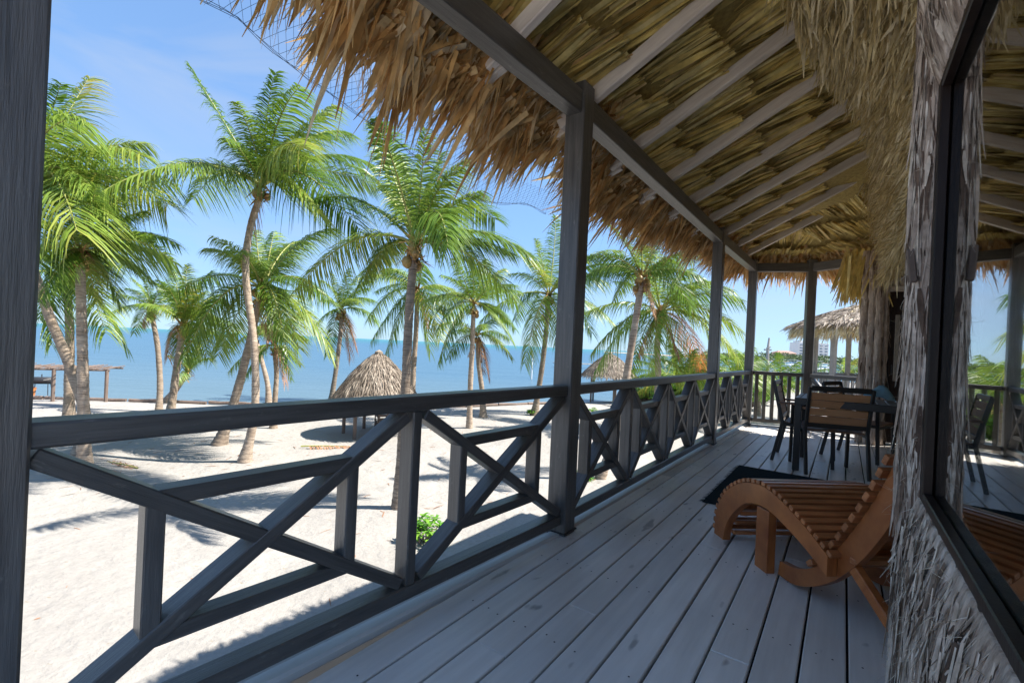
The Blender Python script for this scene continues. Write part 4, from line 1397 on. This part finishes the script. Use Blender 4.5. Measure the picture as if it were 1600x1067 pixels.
    palm('lone palm left of the grey palapa, standing at the waterline', (517, 624), [(526, 570), (532, 520)], (533, 488),
         [(557, 545, 0.3, Dd), (592, 505, 0.28, Yl), (519, 428, 0.1), (568, 422, 0.2), (500, 470, 0.2), (577, 450, 0.22), (511, 556, 0.35), (545, 420, 0.1), (585, 470, 0.22), (490, 510, 0.3), (548, 560, 0.3, Dd)], r0=0.17, r1=0.13, extra=4, nl=48, flare=1.8)
    palm('palm whose slim trunk stands just right of the thick centre trunk', (644, 650), [(646, 580), (650, 520)], (652, 458),
         [(580, 533, 0.3), (604, 553, 0.3), (672, 552, 0.3, Yl), (688, 530, 0.28, Yl), (697, 490, 0.25), (586, 456, 0.2), (600, 425, 0.2), (700, 455, 0.2), (640, 400, 0.1), (575, 500, 0.28)], r0=0.17, r1=0.13, extra=4, nl=48, nuts=5)
    palm('palm standing left of the middle post with spread drooping crown', (733, 672), [(735, 600), (738, 540)], (740, 480),
         [(680, 468, 0.28), (686, 565, 0.32), (684, 518, 0.28), (802, 534, 0.3, Yl), (795, 505, 0.25), (812, 455, 0.25), (708, 404, 0.1), (760, 405, 0.15), (788, 420, 0.2), (690, 430, 0.2), (735, 395, 0.05)], r0=0.15, r1=0.11, extra=4, nl=55, nuts=4, flare=1.2)
    palm('short palm with a red brown dry frond, left of the middle post', (755, 652), [(753, 610), (748, 570)], (746, 528),
         [(764, 590, 0.15, Dd), (755, 585, 0.15, Dd), (800, 560, 0.3, Yl), (700, 560, 0.3), (795, 530, 0.25), (705, 520, 0.25)], r0=0.17, r1=0.12, extra=4, nl=45, nuts=3, dead=2)
    palm('palm with rough trunk just left of the middle post', (835, 648), [(846, 580), (853, 520)], (857, 465),
         [(804, 500, 0.28), (820, 568, 0.33), (795, 428, 0.22), (838, 374, 0.1), (868, 338, 0.05), (968, 392, 0.25), (952, 444, 0.25), (880, 560, 0.3), (925, 520, 0.3), (815, 400, 0.2), (910, 380, 0.15)], r0=0.19, r1=0.14, extra=4, nl=55, nuts=7)
    palm('near palm with ringed pale trunk right of the middle post', (938, 752), [(958, 690), (975, 610), (990, 520)], (1003, 440),
         [(912, 402, 0.2), (1100, 436, 0.22), (945, 345, 0.15), (1050, 340, 0.15), (1000, 310, 0.05), (960, 470, 0.35, Yl), (1080, 480, 0.35), (1120, 390, 0.2), (905, 440, 0.3)], r0=0.14, r1=0.105, extra=3, nl=70, nuts=8, flare=1.3)
    palm('broad palm right of the ringed trunk with one orange frond', (1026, 640), [(1028, 590), (1027, 540)], (1032, 492),
         [(924, 552, 0.3, Yl), (908, 492, 0.25), (930, 580, 0.33, Yl), (1098, 578, 0.28, Or), (1060, 590, 0.3, Yl), (1016, 590, 0.4, Yl), (1112, 440, 0.25), (1160, 470, 0.3), (1152, 560, 0.33, Yl), (960, 440, 0.2), (1080, 420, 0.15), (1160, 520, 0.3, Yl), (985, 585, 0.3)], Y=17.5, r0=0.19, r1=0.15, extra=5, nl=65, nuts=6, dead=2)
    # low young palms and the thicket to the right
    lows = [(1075, 600, 19, 'young low palm in the thicket below the orange frond'), (1112, 606, 22, 'young low palm behind the railing left of the slim grey post'),
            (1150, 600, 20, 'young low palm between the two slim grey posts'), (1186, 606, 24, 'young low palm left of the distant pole behind the end railing'),
            (1224, 612, 21, 'upright young palm right of the distant pole behind the end railing'), (1040, 598, 24, 'young low palm in the thicket under the broad palm'),
            (1095, 585, 30, 'far low palm at the top of the thicket'), (1322, 590, 26, 'thin palm between the posts of the distant pavilion')]
    for i, (x, y, Yd, lab) in enumerate(lows):
        s = FPX / Yd
        tips = []
        for k in range(9):
            a = -0.25 + (math.pi + 0.5) * k / 8 + rnd.uniform(-0.12, 0.12)
            l = rnd.uniform(0.75, 1.0) * (2.3 if i < 6 else 1.7)
            tips.append((x - math.cos(a) * l * s, y - math.sin(a) * l * s * 0.8, 0.2, rnd.choice((Gn, Gn, Yl))))
        palm(lab, (x, y + 60), [(x, y + 25)], (x, y), tips, Y=Yd, r0=0.13, r1=0.11, extra=3, nl=42, nuts=0, dead=0, group='young palms in the thicket')

# ================================================================== BEACH THINGS
def build_palapa(c, radius, eave_h, apex_h, npost, label, seed, a0=0.3):
    root = thing('palapa', c, label, 'palapa', 'thatched beach shelters')
    g = np.random.default_rng(seed)
    apex = np.array((c.x, c.y, c.z + apex_h))
    def surf(t, a):
        # t 0 apex .. 1 eave, slightly rounded cone
        r = radius * (t ** 0.92)
        z = c.z + apex_h - (apex_h - eave_h) * (0.25 * t + 0.75 * t ** 1.35)
        return np.stack([c.x + r * np.cos(a), c.y + r * np.sin(a), z], -1)
    parts = []
    m = 5200
    t = np.sqrt(g.uniform(0.0, 1, m)); a = g.uniform(0, 6.283, m)
    p = surf(t, a); p2 = surf(np.clip(t + 0.03, 0, 1.03), a)
    tang = nrm(p2 - p + np.array((0, 0, -1e-4)))
    out = np.stack([np.cos(a), np.sin(a), np.zeros(m)], 1)
    tn = np.stack([-np.sin(a), np.cos(a), np.zeros(m)], 1)
    nor = nrm(np.cross(tn, tang)); nor = nor * np.sign(nor[:, 2:3] + 1e-9)
    parts.append(ribbons(p + nor * g.uniform(0, 0.04, m)[:, None], tang + tn * g.normal(0, 0.2, m)[:, None] + nor * g.normal(0.06, 0.06, m)[:, None], tn + nor * g.normal(0, 0.4, m)[:, None], g.uniform(0.12, 0.34, m), g.uniform(0.015, 0.045, m), 0.15, 2, 0.2, 0.8))
    V, Q = join(parts)
    tag(link('thatch', np_mesh('thatch', V, Q), 'thatch_grey', root), kind='stuff')
    mb = MB(); vs = []
    ts = np.linspace(0.02, 0.98, 9); n = 24
    for tt in ts:
        for k in range(n):
            vs.append(surf(np.array(tt), np.array(6.283 * k / n)))
    mb.add(vs, [(i * n + k, (i + 1) * n + k, (i + 1) * n + (k + 1) % n, i * n + (k + 1) % n) for i in range(len(ts) - 1) for k in range(n)])
    cone = mb.build('cone', 'thatch_grey', root)
    MB().tube([apex + np.array((0, 0, -0.25)), apex + np.array((0, 0, 0.03)), apex + np.array((0, 0, 0.09))], [0.16, 0.12, 0.02], 10).build('cap', 'thatch_grey', cone)
    for k in range(npost):
        an = a0 + 6.283 * k / npost
        q = Vector((c.x + math.cos(an) * radius * 0.72, c.y + math.sin(an) * radius * 0.72, c.z - 0.2))
        MB().tube([q, q + UP * (eave_h + 0.55)], 0.055, 8).build('post', 'pole', root)
    return root

def build_beach():
    c1 = onz(586, 678, SAND)
    build_palapa(Vector((c1.x, c1.y, SAND)), 1.36, 1.12, 2.62, 6, 'grey conical thatch palapa left of the thick centre trunk', 21, 0.15)
    c2 = onz(950, 627, SAND)
    build_palapa(Vector((c2.x, c2.y, SAND)), 1.65, 1.5, 2.85, 5, 'small thatch palapa behind the ringed palm trunk', 22, 3.5)
    # beach chair below the palapa
    p = onz(600, 672, SAND)
    r = thing('beach_chair', (p.x, p.y, SAND), 'low wooden slatted beach chair under the grey palapa', 'chair')
    X, Yv = Vector((0.9, 0.43, 0)), Vector((-0.43, 0.9, 0))
    o = Vector((p.x, p.y, SAND))
    for s in (-0.26, 0.26):
        MB().bar(o + X * s - Yv * 0.3 + UP * 0.02, o + X * s + Yv * 0.3 + UP * 0.34, 0.05, 0.04).build('side_rail', 'pole', r)
        MB().bar(o + X * s + Yv * 0.28, o + X * s + Yv * 0.28 + UP * 0.5, 0.05, 0.04, X).build('front_leg', 'pole', r)
        MB().bar(o + X * s - Yv * 0.15 + UP * 0.1, o + X * s - Yv * 0.5 + UP * 0.85, 0.045, 0.04).build('back_post', 'pole', r)
        MB().bar(o + X * s - Yv * 0.4 + UP * 0.5, o + X * s + Yv * 0.35 + UP * 0.52, 0.09, 0.025).build('armrest', 'pole', r)
    for k in range(6):
        MB().bar(o - X * 0.27 - Yv * (0.2 + 0.055 * k) + UP * (0.2 + 0.115 * k), o + X * 0.27 - Yv * (0.2 + 0.055 * k) + UP * (0.2 + 0.115 * k), 0.02, 0.075).build('back_slat', 'pole', r)
        MB().bar(o - X * 0.27 + Yv * (0.25 - 0.09 * k) + UP * (0.33 - 0.03 * k), o + X * 0.27 + Yv * (0.25 - 0.09 * k) + UP * (0.33 - 0.03 * k), 0.07, 0.02).build('seat_slat', 'pole', r)
    # pergola of thin poles at the far left
    q = [onz(82, 628, SAND), onz(165, 628, SAND), onz(118, 617, SAND), onz(30, 630, SAND)]
    r = thing('stick_pergola', (q[0].x, q[0].y, SAND), 'low pergola of thin poles with a stick roof, far left by the water', 'pergola')
    tops = []
    for a in q:
        t = Vector((a.x, a.y, SAND + 1.28))
        MB().tube([Vector((a.x, a.y, SAND - 0.2)), t], 0.065, 8).build('post', 'pole', r)
        tops.append(t)
    e1 = (tops[1] - tops[0]); e2 = Vector((-0.55, 1.3, 0))
    for k in range(2):
        MB().tube([tops[0] - e1 * 0.9 + e2 * k, tops[1] + e1 * 0.05 + e2 * k], 0.04, 6).build('roof_beam', 'pole', r)
    for k in range(22):
        a = tops[0] - e1 * 0.85 + e1 * (1.88 * k / 21)
        j = rnd.uniform(-0.1, 0.1)
        MB().tube([a - e2 * 0.2 + UP * 0.06 + Vector((j, 0, 0)), a + e2 * 1.2 + UP * (0.06 + rnd.uniform(-0.02, 0.06))], 0.02, 5).build('roof_stick', 'pole', r)
    # barrel grill and bucket
    g = onz(64, 617, SAND)
    r = thing('barrel_grill', (g.x, g.y, SAND), 'black barrel grill on thin legs below the stick pergola', 'grill')
    ax = Vector((0.75, 0.35, 0)).normalized()
    b = Vector((g.x, g.y, SAND + 0.62))
    pts = [b + ax * s for s in (-0.36, -0.34, -0.30, 0.30, 0.34, 0.36)]
    bar_ = MB().tube(pts, [0.02, 0.12, 0.155, 0.155, 0.12, 0.02], 14).build('barrel', 'black_metal', r, True)
    for s in (-0.25, 0.25):
        for t in (-0.12, 0.12):
            MB().tube([b + ax * s + Vector((-ax.y, ax.x, 0)) * t - UP * 0.1, Vector((b.x, b.y, SAND)) + ax * s * 1.15 + Vector((-ax.y, ax.x, 0)) * t * 1.6], 0.015, 6).build('leg', 'black_metal', r)
    MB().tube([b + UP * 0.15, b + UP * 0.27], 0.018, 6).build('chimney', 'black_metal', bar_)
    MB().bar(b + ax * 0.1 + Vector((0.1, -0.16, 0.03)), b + ax * 0.28 + Vector((0.1, -0.16, 0.06)), 0.015, 0.02).build('handle', 'grey_timber', bar_)
    g2 = onz(47, 619, SAND)
    r = thing('bucket', (g2.x, g2.y, SAND), 'orange bucket beside the barrel grill', 'bucket')
    o = Vector((g2.x, g2.y, SAND))
    pail = MB().tube([o, o + UP * 0.02, o + UP * 0.34, o + UP * 0.36], [0.13, 0.14, 0.18, 0.19], 12).build('pail', 'bucket', r)
    MB().tube([o + UP * 0.36 + Vector((0.18, 0, 0)), o + UP * 0.5, o + UP * 0.36 - Vector((0.18, 0, 0))], 0.01, 5).build('handle', 'black_metal', pail)
    # rope guy line
    a, b = onz(96, 660, SAND), at(116, 620, 17.5)
    tag(MB().tube([a + UP * 0.02, (a + b) / 2 - UP * 0.06, b], 0.022, 5).build('guy_rope', 'rope'), 'slack green guy rope running from the sand to the slim left palm', 'rope')
    # timber edging along the waterline
    edg = thing('timber_edging', (-12, 20.5, SAND), 'dark line of half-buried logs edging the sand along the waterline', 'edging')
    for x in np.arange(-30, 3.5, 1.55):
        y0, y1 = float(shore_y(x)) - 0.75, float(shore_y(x + 1.5)) - 0.75
        w = rnd.uniform(-0.08, 0.08)
        p, q = Vector((x, y0 + w, SAND - 0.02)), Vector((x + 1.5, y1 + w, SAND - 0.02))
        pts = [p.lerp(q, t) + Vector((0, rnd.uniform(-0.03, 0.03), rnd.uniform(-0.02, 0.03))) for t in (0, 0.3, 0.65, 1)]
        MB().tube(pts, [rnd.uniform(0.06, 0.09) for _ in range(4)], 7).build('log', 'pole', edg)
    # distant mooring poles
    for x, y, yb, Yd, lab in ((832, 556, 596, 45, 'thin white mooring pole in the water left of the middle post'), (927, 566, 585, 60, 'short mooring pole in the water by the small palapa')):
        t = at(x, y, Yd); b = Vector((t.x, t.y, SEA - 0.5))
        r = thing('mooring_pole', b, lab, 'pole', 'mooring poles in the sea')
        MB().tube([b, t], 0.07, 6).build('shaft', 'white', r)
        MB().tube([t, t + UP * 0.12, t + UP * 0.16], [0.10, 0.09, 0.02], 6).build('cap', 'grey_timber', r)
    # plank jetty behind the middle post
    p = at(880, 574, 75); p.z = SEA + 0.7
    r = thing('plank_jetty', p, 'distant low jetty on the water seen past the middle post', 'jetty')
    for k in range(14):
        MB().box(p + Vector((1.1 * k - 1, 0.4 * k, 0)), Vector((1, 0.36, 0)).normalized(), Vector((-0.36, 1, 0)).normalized(), UP, 0.5, 0.7, 0.06).build('plank', 'grey_timber', r)
        if k % 3 == 0:
            b = p + Vector((1.1 * k - 1, 0.4 * k - 0.5, 0))
            MB().tube([b - UP * 1.5, b + UP * 0.5], 0.10, 6).build('pile', 'grey_timber', r)

def build_litter():
    g = np.random.default_rng(808)
    m = 520
    x = g.uniform(-14, 6, m); y = g.uniform(3.5, 22, m)
    # more under the palms
    for k, (mx, my, r, h) in enumerate(MOUNDS):
        j = slice(k * 28, k * 28 + 28)
        x[j] = mx + g.normal(0, 0.9, 28); y[j] = my + g.normal(0, 0.7, 28)
    ok = y < shore_y(x) - 1.2
    x, y = x[ok], y[ok]; m = len(x)
    z = sand_z(x, y) + 0.006
    a = g.uniform(0, 6.283, m)
    dv = np.stack([np.cos(a), np.sin(a), g.uniform(-0.02, 0.12, m)], 1)
    V, Q = ribbons(np.stack([x, y, z], 1), dv, np.cross(dv, UPa) + g.normal(0, 0.2, (m, 3)), g.uniform(0.03, 0.28, m), g.uniform(0.006, 0.03, m), 0.05, 3, 0.2, 0.6, curl=g.normal(0, 0.06, m))
    tag(link('beach_litter', np_mesh('beach_litter', V, Q), 'leaf_dead'), 'dry leaf scraps scattered over the sand', 'litter', None, 'stuff')
    for k, (px_, py_, an, lab) in enumerate(((470, 700, 0.4, 'fallen dry palm frond on the sand right of the tall curved palm'), (215, 735, 2.6, 'fallen dry palm frond on the sand right of the straight left palm'), (705, 715, 1.2, 'fallen dry palm frond on the sand seen through the near railing'))):
        p = onz(px_, py_, SAND)
        r = thing('fallen_frond', p, lab, 'palm frond', 'fallen fronds on the sand')
        q = p + Vector((math.cos(an), math.sin(an) * 0.6, 0)) * 1.5
        o = make_frond(r, p + UP * 0.05, q + UP * 0.03, 0.0, 'leaf_dead', 26)

def shrub(loc, size, nst, label, mat='bush', seed=0, group='green shrubs on the sand', leaf=0.16, wide=0.05, flat=0.8):
    g = np.random.default_rng(seed + 300)
    root = thing('leafy_shrub', loc, label, 'shrub', group)
    mb = MB(); parts = []
    for k in range(nst):
        a = g.uniform(0, 6.283); rr = size * 0.5 * math.sqrt(g.uniform(0, 1))
        tip = np.array(loc) + np.array((math.cos(a) * rr, math.sin(a) * rr, size * flat * g.uniform(0.35, 1) * (1.1 - rr / size)))
        b = np.array(loc) + np.array((math.cos(a) * rr * 0.3, math.sin(a) * rr * 0.3, -0.05))
        mb.tube([b, (b + tip) / 2 + g.normal(0, 0.02, 3), tip], [0.012 * size, 0.010 * size, 0.006 * size], 4)
        m = 12
        an = g.uniform(0, 6.283, m)
        dv = np.stack([np.cos(an), np.sin(an), g.uniform(0.1, 0.9, m)], 1)
        parts.append(ribbons(np.broadcast_to(tip, (m, 3)) + g.normal(0, 0.015, (m, 3)), dv, np.cross(dv, UPa), g.uniform(0.6, 1.1, m) * leaf, wide * g.uniform(0.8, 1.2, m), 0.35, 3, 0.3, 0.4))
    mb.build('stems', 'pole', root)
    V, Q = join(parts)
    tag(link('leaves', np_mesh('leaves', V, Q), mat, root), kind='stuff')
    return root

def build_shrubs():
    p = onz(664, 846, SAND)
    shrub(Vector((p.x, p.y, SAND)), 0.5, 34, 'bright green leafy shrub on the sand seen through the near railing', 'bush', 1, leaf=0.13, wide=0.04)
    for i, (x, y, s, lab) in enumerate(((912, 752, 0.35, 'small green shrub behind the railing right of the middle post'), (926, 652, 0.7, 'green ground plant in front of the small palapa'),
                                        (900, 612, 1.0, 'low green plant behind the top rail just right of the middle post'), (830, 648, 0.35, 'tiny green plant at the foot of the rough trunked palm'),
                                        (850, 652, 0.4, 'tiny green plant touching the middle post'))):
        q = onz(x, y, SAND)
        shrub(Vector((q.x, q.y, SAND)), s, 26, lab, 'bush', 10 + i, leaf=0.14, wide=0.045)
    for i, (x, Yd, s, lab) in enumerate(((1056, 24, 2.2, 'thicket bush below the broad palm'), (1090, 26, 2.4, 'rounded thicket bush left of the slim grey post'), (1128, 23, 2.2, 'thicket bush directly behind the slim grey post'),
                                          (1160, 27, 2.5, 'thicket bush between the two slim posts'), (1018, 27, 2.0, 'thicket bush left end, under the ringed palm'), (1182, 30, 2.2, 'thicket bush at the left of the end railing'))):
        q = at(x, 600, Yd)
        shrub(Vector((q.x, q.y, SAND)), s, 150, lab, 'bush', 40 + i, 'thicket bushes beyond the railing', 0.42, 0.11, 0.75)

def build_far():
    # pavilion with thatch roof
    cx, cy, fz = 10.85, 14.2, -0.2
    root = thing('thatched_pavilion', (cx, cy, fz), 'neighbouring thatched pavilion with grey posts seen past the dining set', 'pavilion')
    Rr = 1.95; g = np.random.default_rng(77)
    def surf(t, a):
        r = Rr * t
        z = 2.95 - 0.62 * t - 0.12 * t ** 3
        return np.stack([cx + r * np.cos(a), cy + r * np.sin(a), z], -1)
    m = 5200
    t = np.sqrt(g.uniform(0, 1, m)); a = g.uniform(0, 6.283, m)
    p = surf(t, a); tang = nrm(surf(t + 0.03, a) - p)
    tn = np.stack([-np.sin(a), np.cos(a), np.zeros(m)], 1); nor = nrm(np.cross(tn, tang)); nor = nor * np.sign(nor[:, 2:3])
    pr = [ribbons(p + nor * g.uniform(0, 0.05, m)[:, None], tang + tn * g.normal(0, 0.3, m)[:, None] + nor * g.normal(0.08, 0.1, m)[:, None], tn + nor * g.normal(0, 0.4, m)[:, None], g.uniform(0.15, 0.45, m), g.uniform(0.015, 0.05, m), 0.2, 2, 0.2)]
    V, Q = join(pr)
    tag(link('roof_thatch', np_mesh('roof_thatch', V, Q), 'thatch_grey', root), kind='stuff')
    m = 2600
    a = g.uniform(0, 6.283, m); t = g.uniform(0.86, 1.0, m)
    p = surf(t, a) - UPa * g.uniform(0, 0.22, m)[:, None]
    out = np.stack([np.cos(a), np.sin(a), np.zeros(m)], 1); tn = np.stack([-np.sin(a), np.cos(a), np.zeros(m)], 1)
    V, Q = ribbons(p, out * 0.5 - UPa * 0.8 + tn * g.normal(0, 0.3, m)[:, None], tn + g.normal(0, 0.4, (m, 3)), g.uniform(0.15, 0.36, m), g.uniform(0.015, 0.04, m), 0.2, 3, 0.15)
    fringe = tag(link('roof_fringe', np_mesh('roof_fringe', V, Q), 'skirt', root), kind='stuff')
    mb = MB(); n = 24; ts = np.linspace(0.02, 0.97, 6)
    vs = [surf(np.array(tt), np.array(6.283 * k / n)) for tt in ts for k in range(n)]
    mb.add(vs, [(i * n + k, (i + 1) * n + k, (i + 1) * n + (k + 1) % n, i * n + (k + 1) % n) for i in range(len(ts) - 1) for k in range(n)])
    rb = mb.build('roof_body', 'skirt', root)
    fringe.parent = rb
    fringe.matrix_parent_inverse = Matrix.Identity(4)
    ps = []
    for k in range(8):
        an = 0.42 + 6.283 * k / 8
        q = Vector((cx + 1.5 * math.cos(an), cy + 1.5 * math.sin(an), 0))
        ps.append(q)
        MB().bar(q + UP * -1.9, q + UP * 2.22, 0.13, 0.13, Vector((math.cos(an), math.sin(an), 0)), 0.006).build('post', 'pavilion', root)
    for k in range(8):
        a, b = ps[k], ps[(k + 1) % 8]
        MB().bar(a + UP * 2.20, b + UP * 2.20, 0.09, 0.13).build('ring_beam', 'pavilion', root)
        MB().bar(a + UP * (fz + 0.92), b + UP * (fz + 0.92), 0.09, 0.06).build('top_rail', 'paint', root)
        MB().bar(a + UP * (fz + 0.12), b + UP * (fz + 0.12), 0.06, 0.05).build('bottom_rail', 'paint', root)
        for j in range(1, 9):
            c = a.lerp(b, j / 9)
            MB().bar(c + UP * (fz + 0.145), c + UP * (fz + 0.89), 0.045, 0.045, (b - a).normalized(), 0.003).build('baluster', 'pavilion', root)
    mb = MB()
    vs = [q + UP * fz for q in ps] + [q + UP * (fz - 0.2) for q in ps]
    mb.add(vs, [tuple(range(8))] + [tuple(range(15, 7, -1))] + [(k, 8 + k, 8 + (k + 1) % 8, (k + 1) % 8) for k in range(8)])
    mb.build('floor', 'deck', root)
    # opposite shore
    mb = MB()
    pts = [(150, 400), (230, 395), (330, 410), (520, 430), (900, 420), (900, 900), (180, 900), (120, 600)]
    vs = [(x, y, -1.7) for x, y in pts] + [(x * 1.0, y, -2.6) for x, y in pts]
    n = len(pts)
    mb.add(vs, [tuple(range(n))] + [(k, n + k, n + (k + 1) % n, (k + 1) % n) for k in range(n)])
    tag(mb.build('far_shore', 'sand'), kind='structure')
    m = 16000
    g = np.random.default_rng(5)
    x = g.uniform(175, 620, m); y = 412 + g.uniform(0, 60, m) + 0.02 * x
    hm = 5.0 + 3.2 * np.sin(x * 0.09) * np.sin(x * 0.041 + 1) + 1.6 * np.sin(x * 0.33)
    hm = hm * np.clip((x - 165) / 55, 0.15, 1)
    z = -1.7 + g.uniform(0, 1, m) ** 0.7 * np.maximum(hm, 1.2)
    dv = g.normal(0, 1, (m, 3))
    V, Q = ribbons(np.stack([x, y, z], 1), dv, g.normal(0, 1, (m, 3)), g.uniform(0.8, 2.0, m), g.uniform(0.8, 1.8, m), 0, 2, 0.3, 0.6)
    tag(link('far_treeline', np_mesh('far_treeline', V, Q), 'far_tree'), 'band of trees along the opposite shore', 'trees', None, 'stuff')
    # hotel tower and pink house
    c = at(1263, 559, 560); c.z = -1.7
    r = thing('white_hotel', c, 'white hotel tower on the opposite shore beyond the trees', 'building', 'far buildings')
    MB().box(c + UP * 11.5, (1, 0, 0), (0, 1, 0), (0, 0, 1), 18, 9, 11.5, 0.1).build('wall', 'white', r)
    MB().box(c + UP * 24.2 + Vector((-3, 0, 0)), (1, 0, 0), (0, 1, 0), (0, 0, 1), 12, 7, 1.2, 0.1).build('roof_block', 'white', r)
    for i in range(6):
        for j in range(6):
            wi = MB().box(c + Vector((-15 + 6.0 * i, -9.05, 3.0 + 3.4 * j)), (1, 0, 0), (0, 1, 0), (0, 0, 1), 1.6, 0.15, 0.85, 0.02).build('window', 'window_far', r)
            MB().box(c + Vector((-15 + 6.0 * i, -9.2, 1.95 + 3.4 * j)), (1, 0, 0), (0, 1, 0), (0, 0, 1), 2.1, 0.35, 0.1, 0.02).build('sill', 'white', wi)
    c = at(1224, 560, 520); c.z = -1.7
    r = thing('pink_house', c, 'low pinkish house with red roof left of the white hotel', 'building', 'far buildings')
    MB().box(c + UP * 4.4, (1, 0, 0), (0, 1, 0), (0, 0, 1), 10, 7, 4.4, 0.1).build('wall', 'pinkwall', r)
    mb = MB(); a = [Vector((sx * 11, sy * 8, 8.8)) + c for sx, sy in ((-1, -1), (1, -1), (1, 1), (-1, 1))] + [c + Vector((-6, 0, 11.6)), c + Vector((6, 0, 11.6))]
    mb.add(a, [(0, 1, 5, 4), (1, 2, 5), (2, 3, 4, 5), (3, 0, 4), (3, 2, 1, 0)]); mb.build('roof', 'redroof', r)
    for i in range(5):
        for j in range(2):
            MB().box(c + Vector((-7.6 + 3.8 * i, -7.05, 2.4 + 3.6 * j)), (1, 0, 0), (0, 1, 0), (0, 0, 1), 1.0, 0.12, 0.9, 0.02).build('window', 'window_far', r)
    # utility pole with a small platform
    t = at(1202, 528, 48); b = Vector((t.x, t.y, SEA - 0.4))
    r = thing('channel_marker_pole', b, 'weathered pole with a cross arm standing beyond the end railing', 'pole')
    k = at(1199.5, 548, 48)
    MB().tube([b, b.lerp(k, 0.5), k], [0.17, 0.16, 0.15], 8).build('pale_sleeve', 'grey_timber', r)
    MB().tube([k, t], [0.14, 0.09], 7).build('shaft', 'grey_timber', r)
    MB().bar(k + Vector((-0.36, 0, 0.1)), k + Vector((0.36, 0, 0.1)), 0.2, 0.14).build('cross_arm', 'grey_timber', r)
    MB().bar(k + Vector((-0.2, -0.1, 0.25)), k + Vector((0.22, -0.1, 0.4)), 0.1, 0.12).build('brace', 'grey_timber', r)
    # boats and floating docks in the channel
    spots = [(1183, 568, 150, 'white motor boat left of the distant pole'), (1222, 571, 160, 'white motor boat right of the distant pole'), (1266, 578, 110, 'white covered boat between end post and pavilion'), (1242, 566, 190, 'small white boat in front of the pink house'), (1280, 570, 170, 'small white boat below the white hotel')]
    for i, (x, y, Yd, lab) in enumerate(spots):
        c = at(x, y, Yd); c.z = SEA
        r = thing('motor_boat', c, lab, 'boat', 'boats in the channel')
        L, Wd = 4.2, 1.2
        secs = [(-L, Wd * 0.85, 0.9), (-L * 0.3, Wd, 0.95), (L * 0.45, Wd * 0.8, 1.15), (L, 0.05, 1.45)]
        vs = []
        for sx, w, h in secs:
            vs += [c + Vector((sx, -w, h)), c + Vector((sx, -w * 0.7, -0.2)), c + Vector((sx, w * 0.7, -0.2)), c + Vector((sx, w, h))]
        fs = [(i4 + a, i4 + a + 1, i4 + a + 5, i4 + a + 4) for i4 in (0, 4, 8) for a in (0, 1, 2)] + [(0, 3, 2, 1)] + [(i4, i4 + 4, i4 + 7, i4 + 3) for i4 in (0, 4, 8)]
        MB().add(vs, fs).build('hull', 'white', r)
        cb = MB().box(c + Vector((-0.6, 0, 1.5)), (1, 0, 0), (0, 1, 0), (0, 0, 1), 1.3, 0.8, 0.55, 0.1).build('cabin', 'white', r)
        MB().box(c + Vector((-0.5, -0.81, 1.62)), (1, 0, 0), (0, 1, 0), (0, 0, 1), 1.0, 0.03, 0.26, 0.02).build('window', 'window_far', cb)
        MB().box(c + Vector((-1.0, 0, 2.75)), (1, 0, 0), (0, 1, 0), (0, 0, 1), 1.8, 0.95, 0.06, 0.02).build('canopy', 'white', r)
        for s in (-0.8, 0.8):
            MB().tube([c + Vector((-2.5, s, 0.9)), c + Vector((-2.5, s, 2.7))], 0.04, 5).build('stanchion', 'white', r)
    for i, (x, y, Yd, lab) in enumerate(((1215, 584, 75, 'long pale floating dock nearest the end railing'), (1230, 576, 105, 'middle pale floating dock in the channel'), (1210, 571, 140, 'farthest pale floating dock in the channel'))):
        c = at(x, y, Yd); c.z = SEA + 0.35
        r = thing('floating_dock', c, lab, 'dock', 'floating docks in the channel')
        for k in range(12):
            MB().box(c + Vector((1.6 * (k - 6), 0.1 * k, 0)), (1, 0, 0), (0, 1, 0), (0, 0, 1), 0.76, 0.9, 0.12, 0.02).build('plank', 'grey_timber', r)
        for k in range(4):
            b = c + Vector((6 * (k - 1.6), 1.1, 0))
            MB().tube([b - UP * 1.5, b + UP * 1.6], 0.12, 6).build('pile', 'grey_timber', r)

# ================================================================== BUILD
for px_, r_, h_ in (((382, 727), 0.9, 0.10), ((622, 797), 0.8, 0.06), ((133, 757), 0.9, 0.12), ((120, 722), 0.9, 0.10), ((343, 702), 1.0, 0.12), ((938, 752), 0.8, 0.08), ((262, 668), 1.0, 0.08), ((733, 672), 0.8, 0.05), ((668, 705), 1.0, 0.10)):
    g_ = onz(px_[0], px_[1], SAND)
    MOUNDS.append((g_.x, g_.y, r_, h_))
build_sand()
build_sea()
build_deck()
build_posts()
build_railings()
build_roof()
build_skirt()
build_house()
build_chaise()
build_rug()
build_table()
build_chairs()
build_palms()
build_beach()
build_litter()
build_shrubs()
build_far()
build_net()
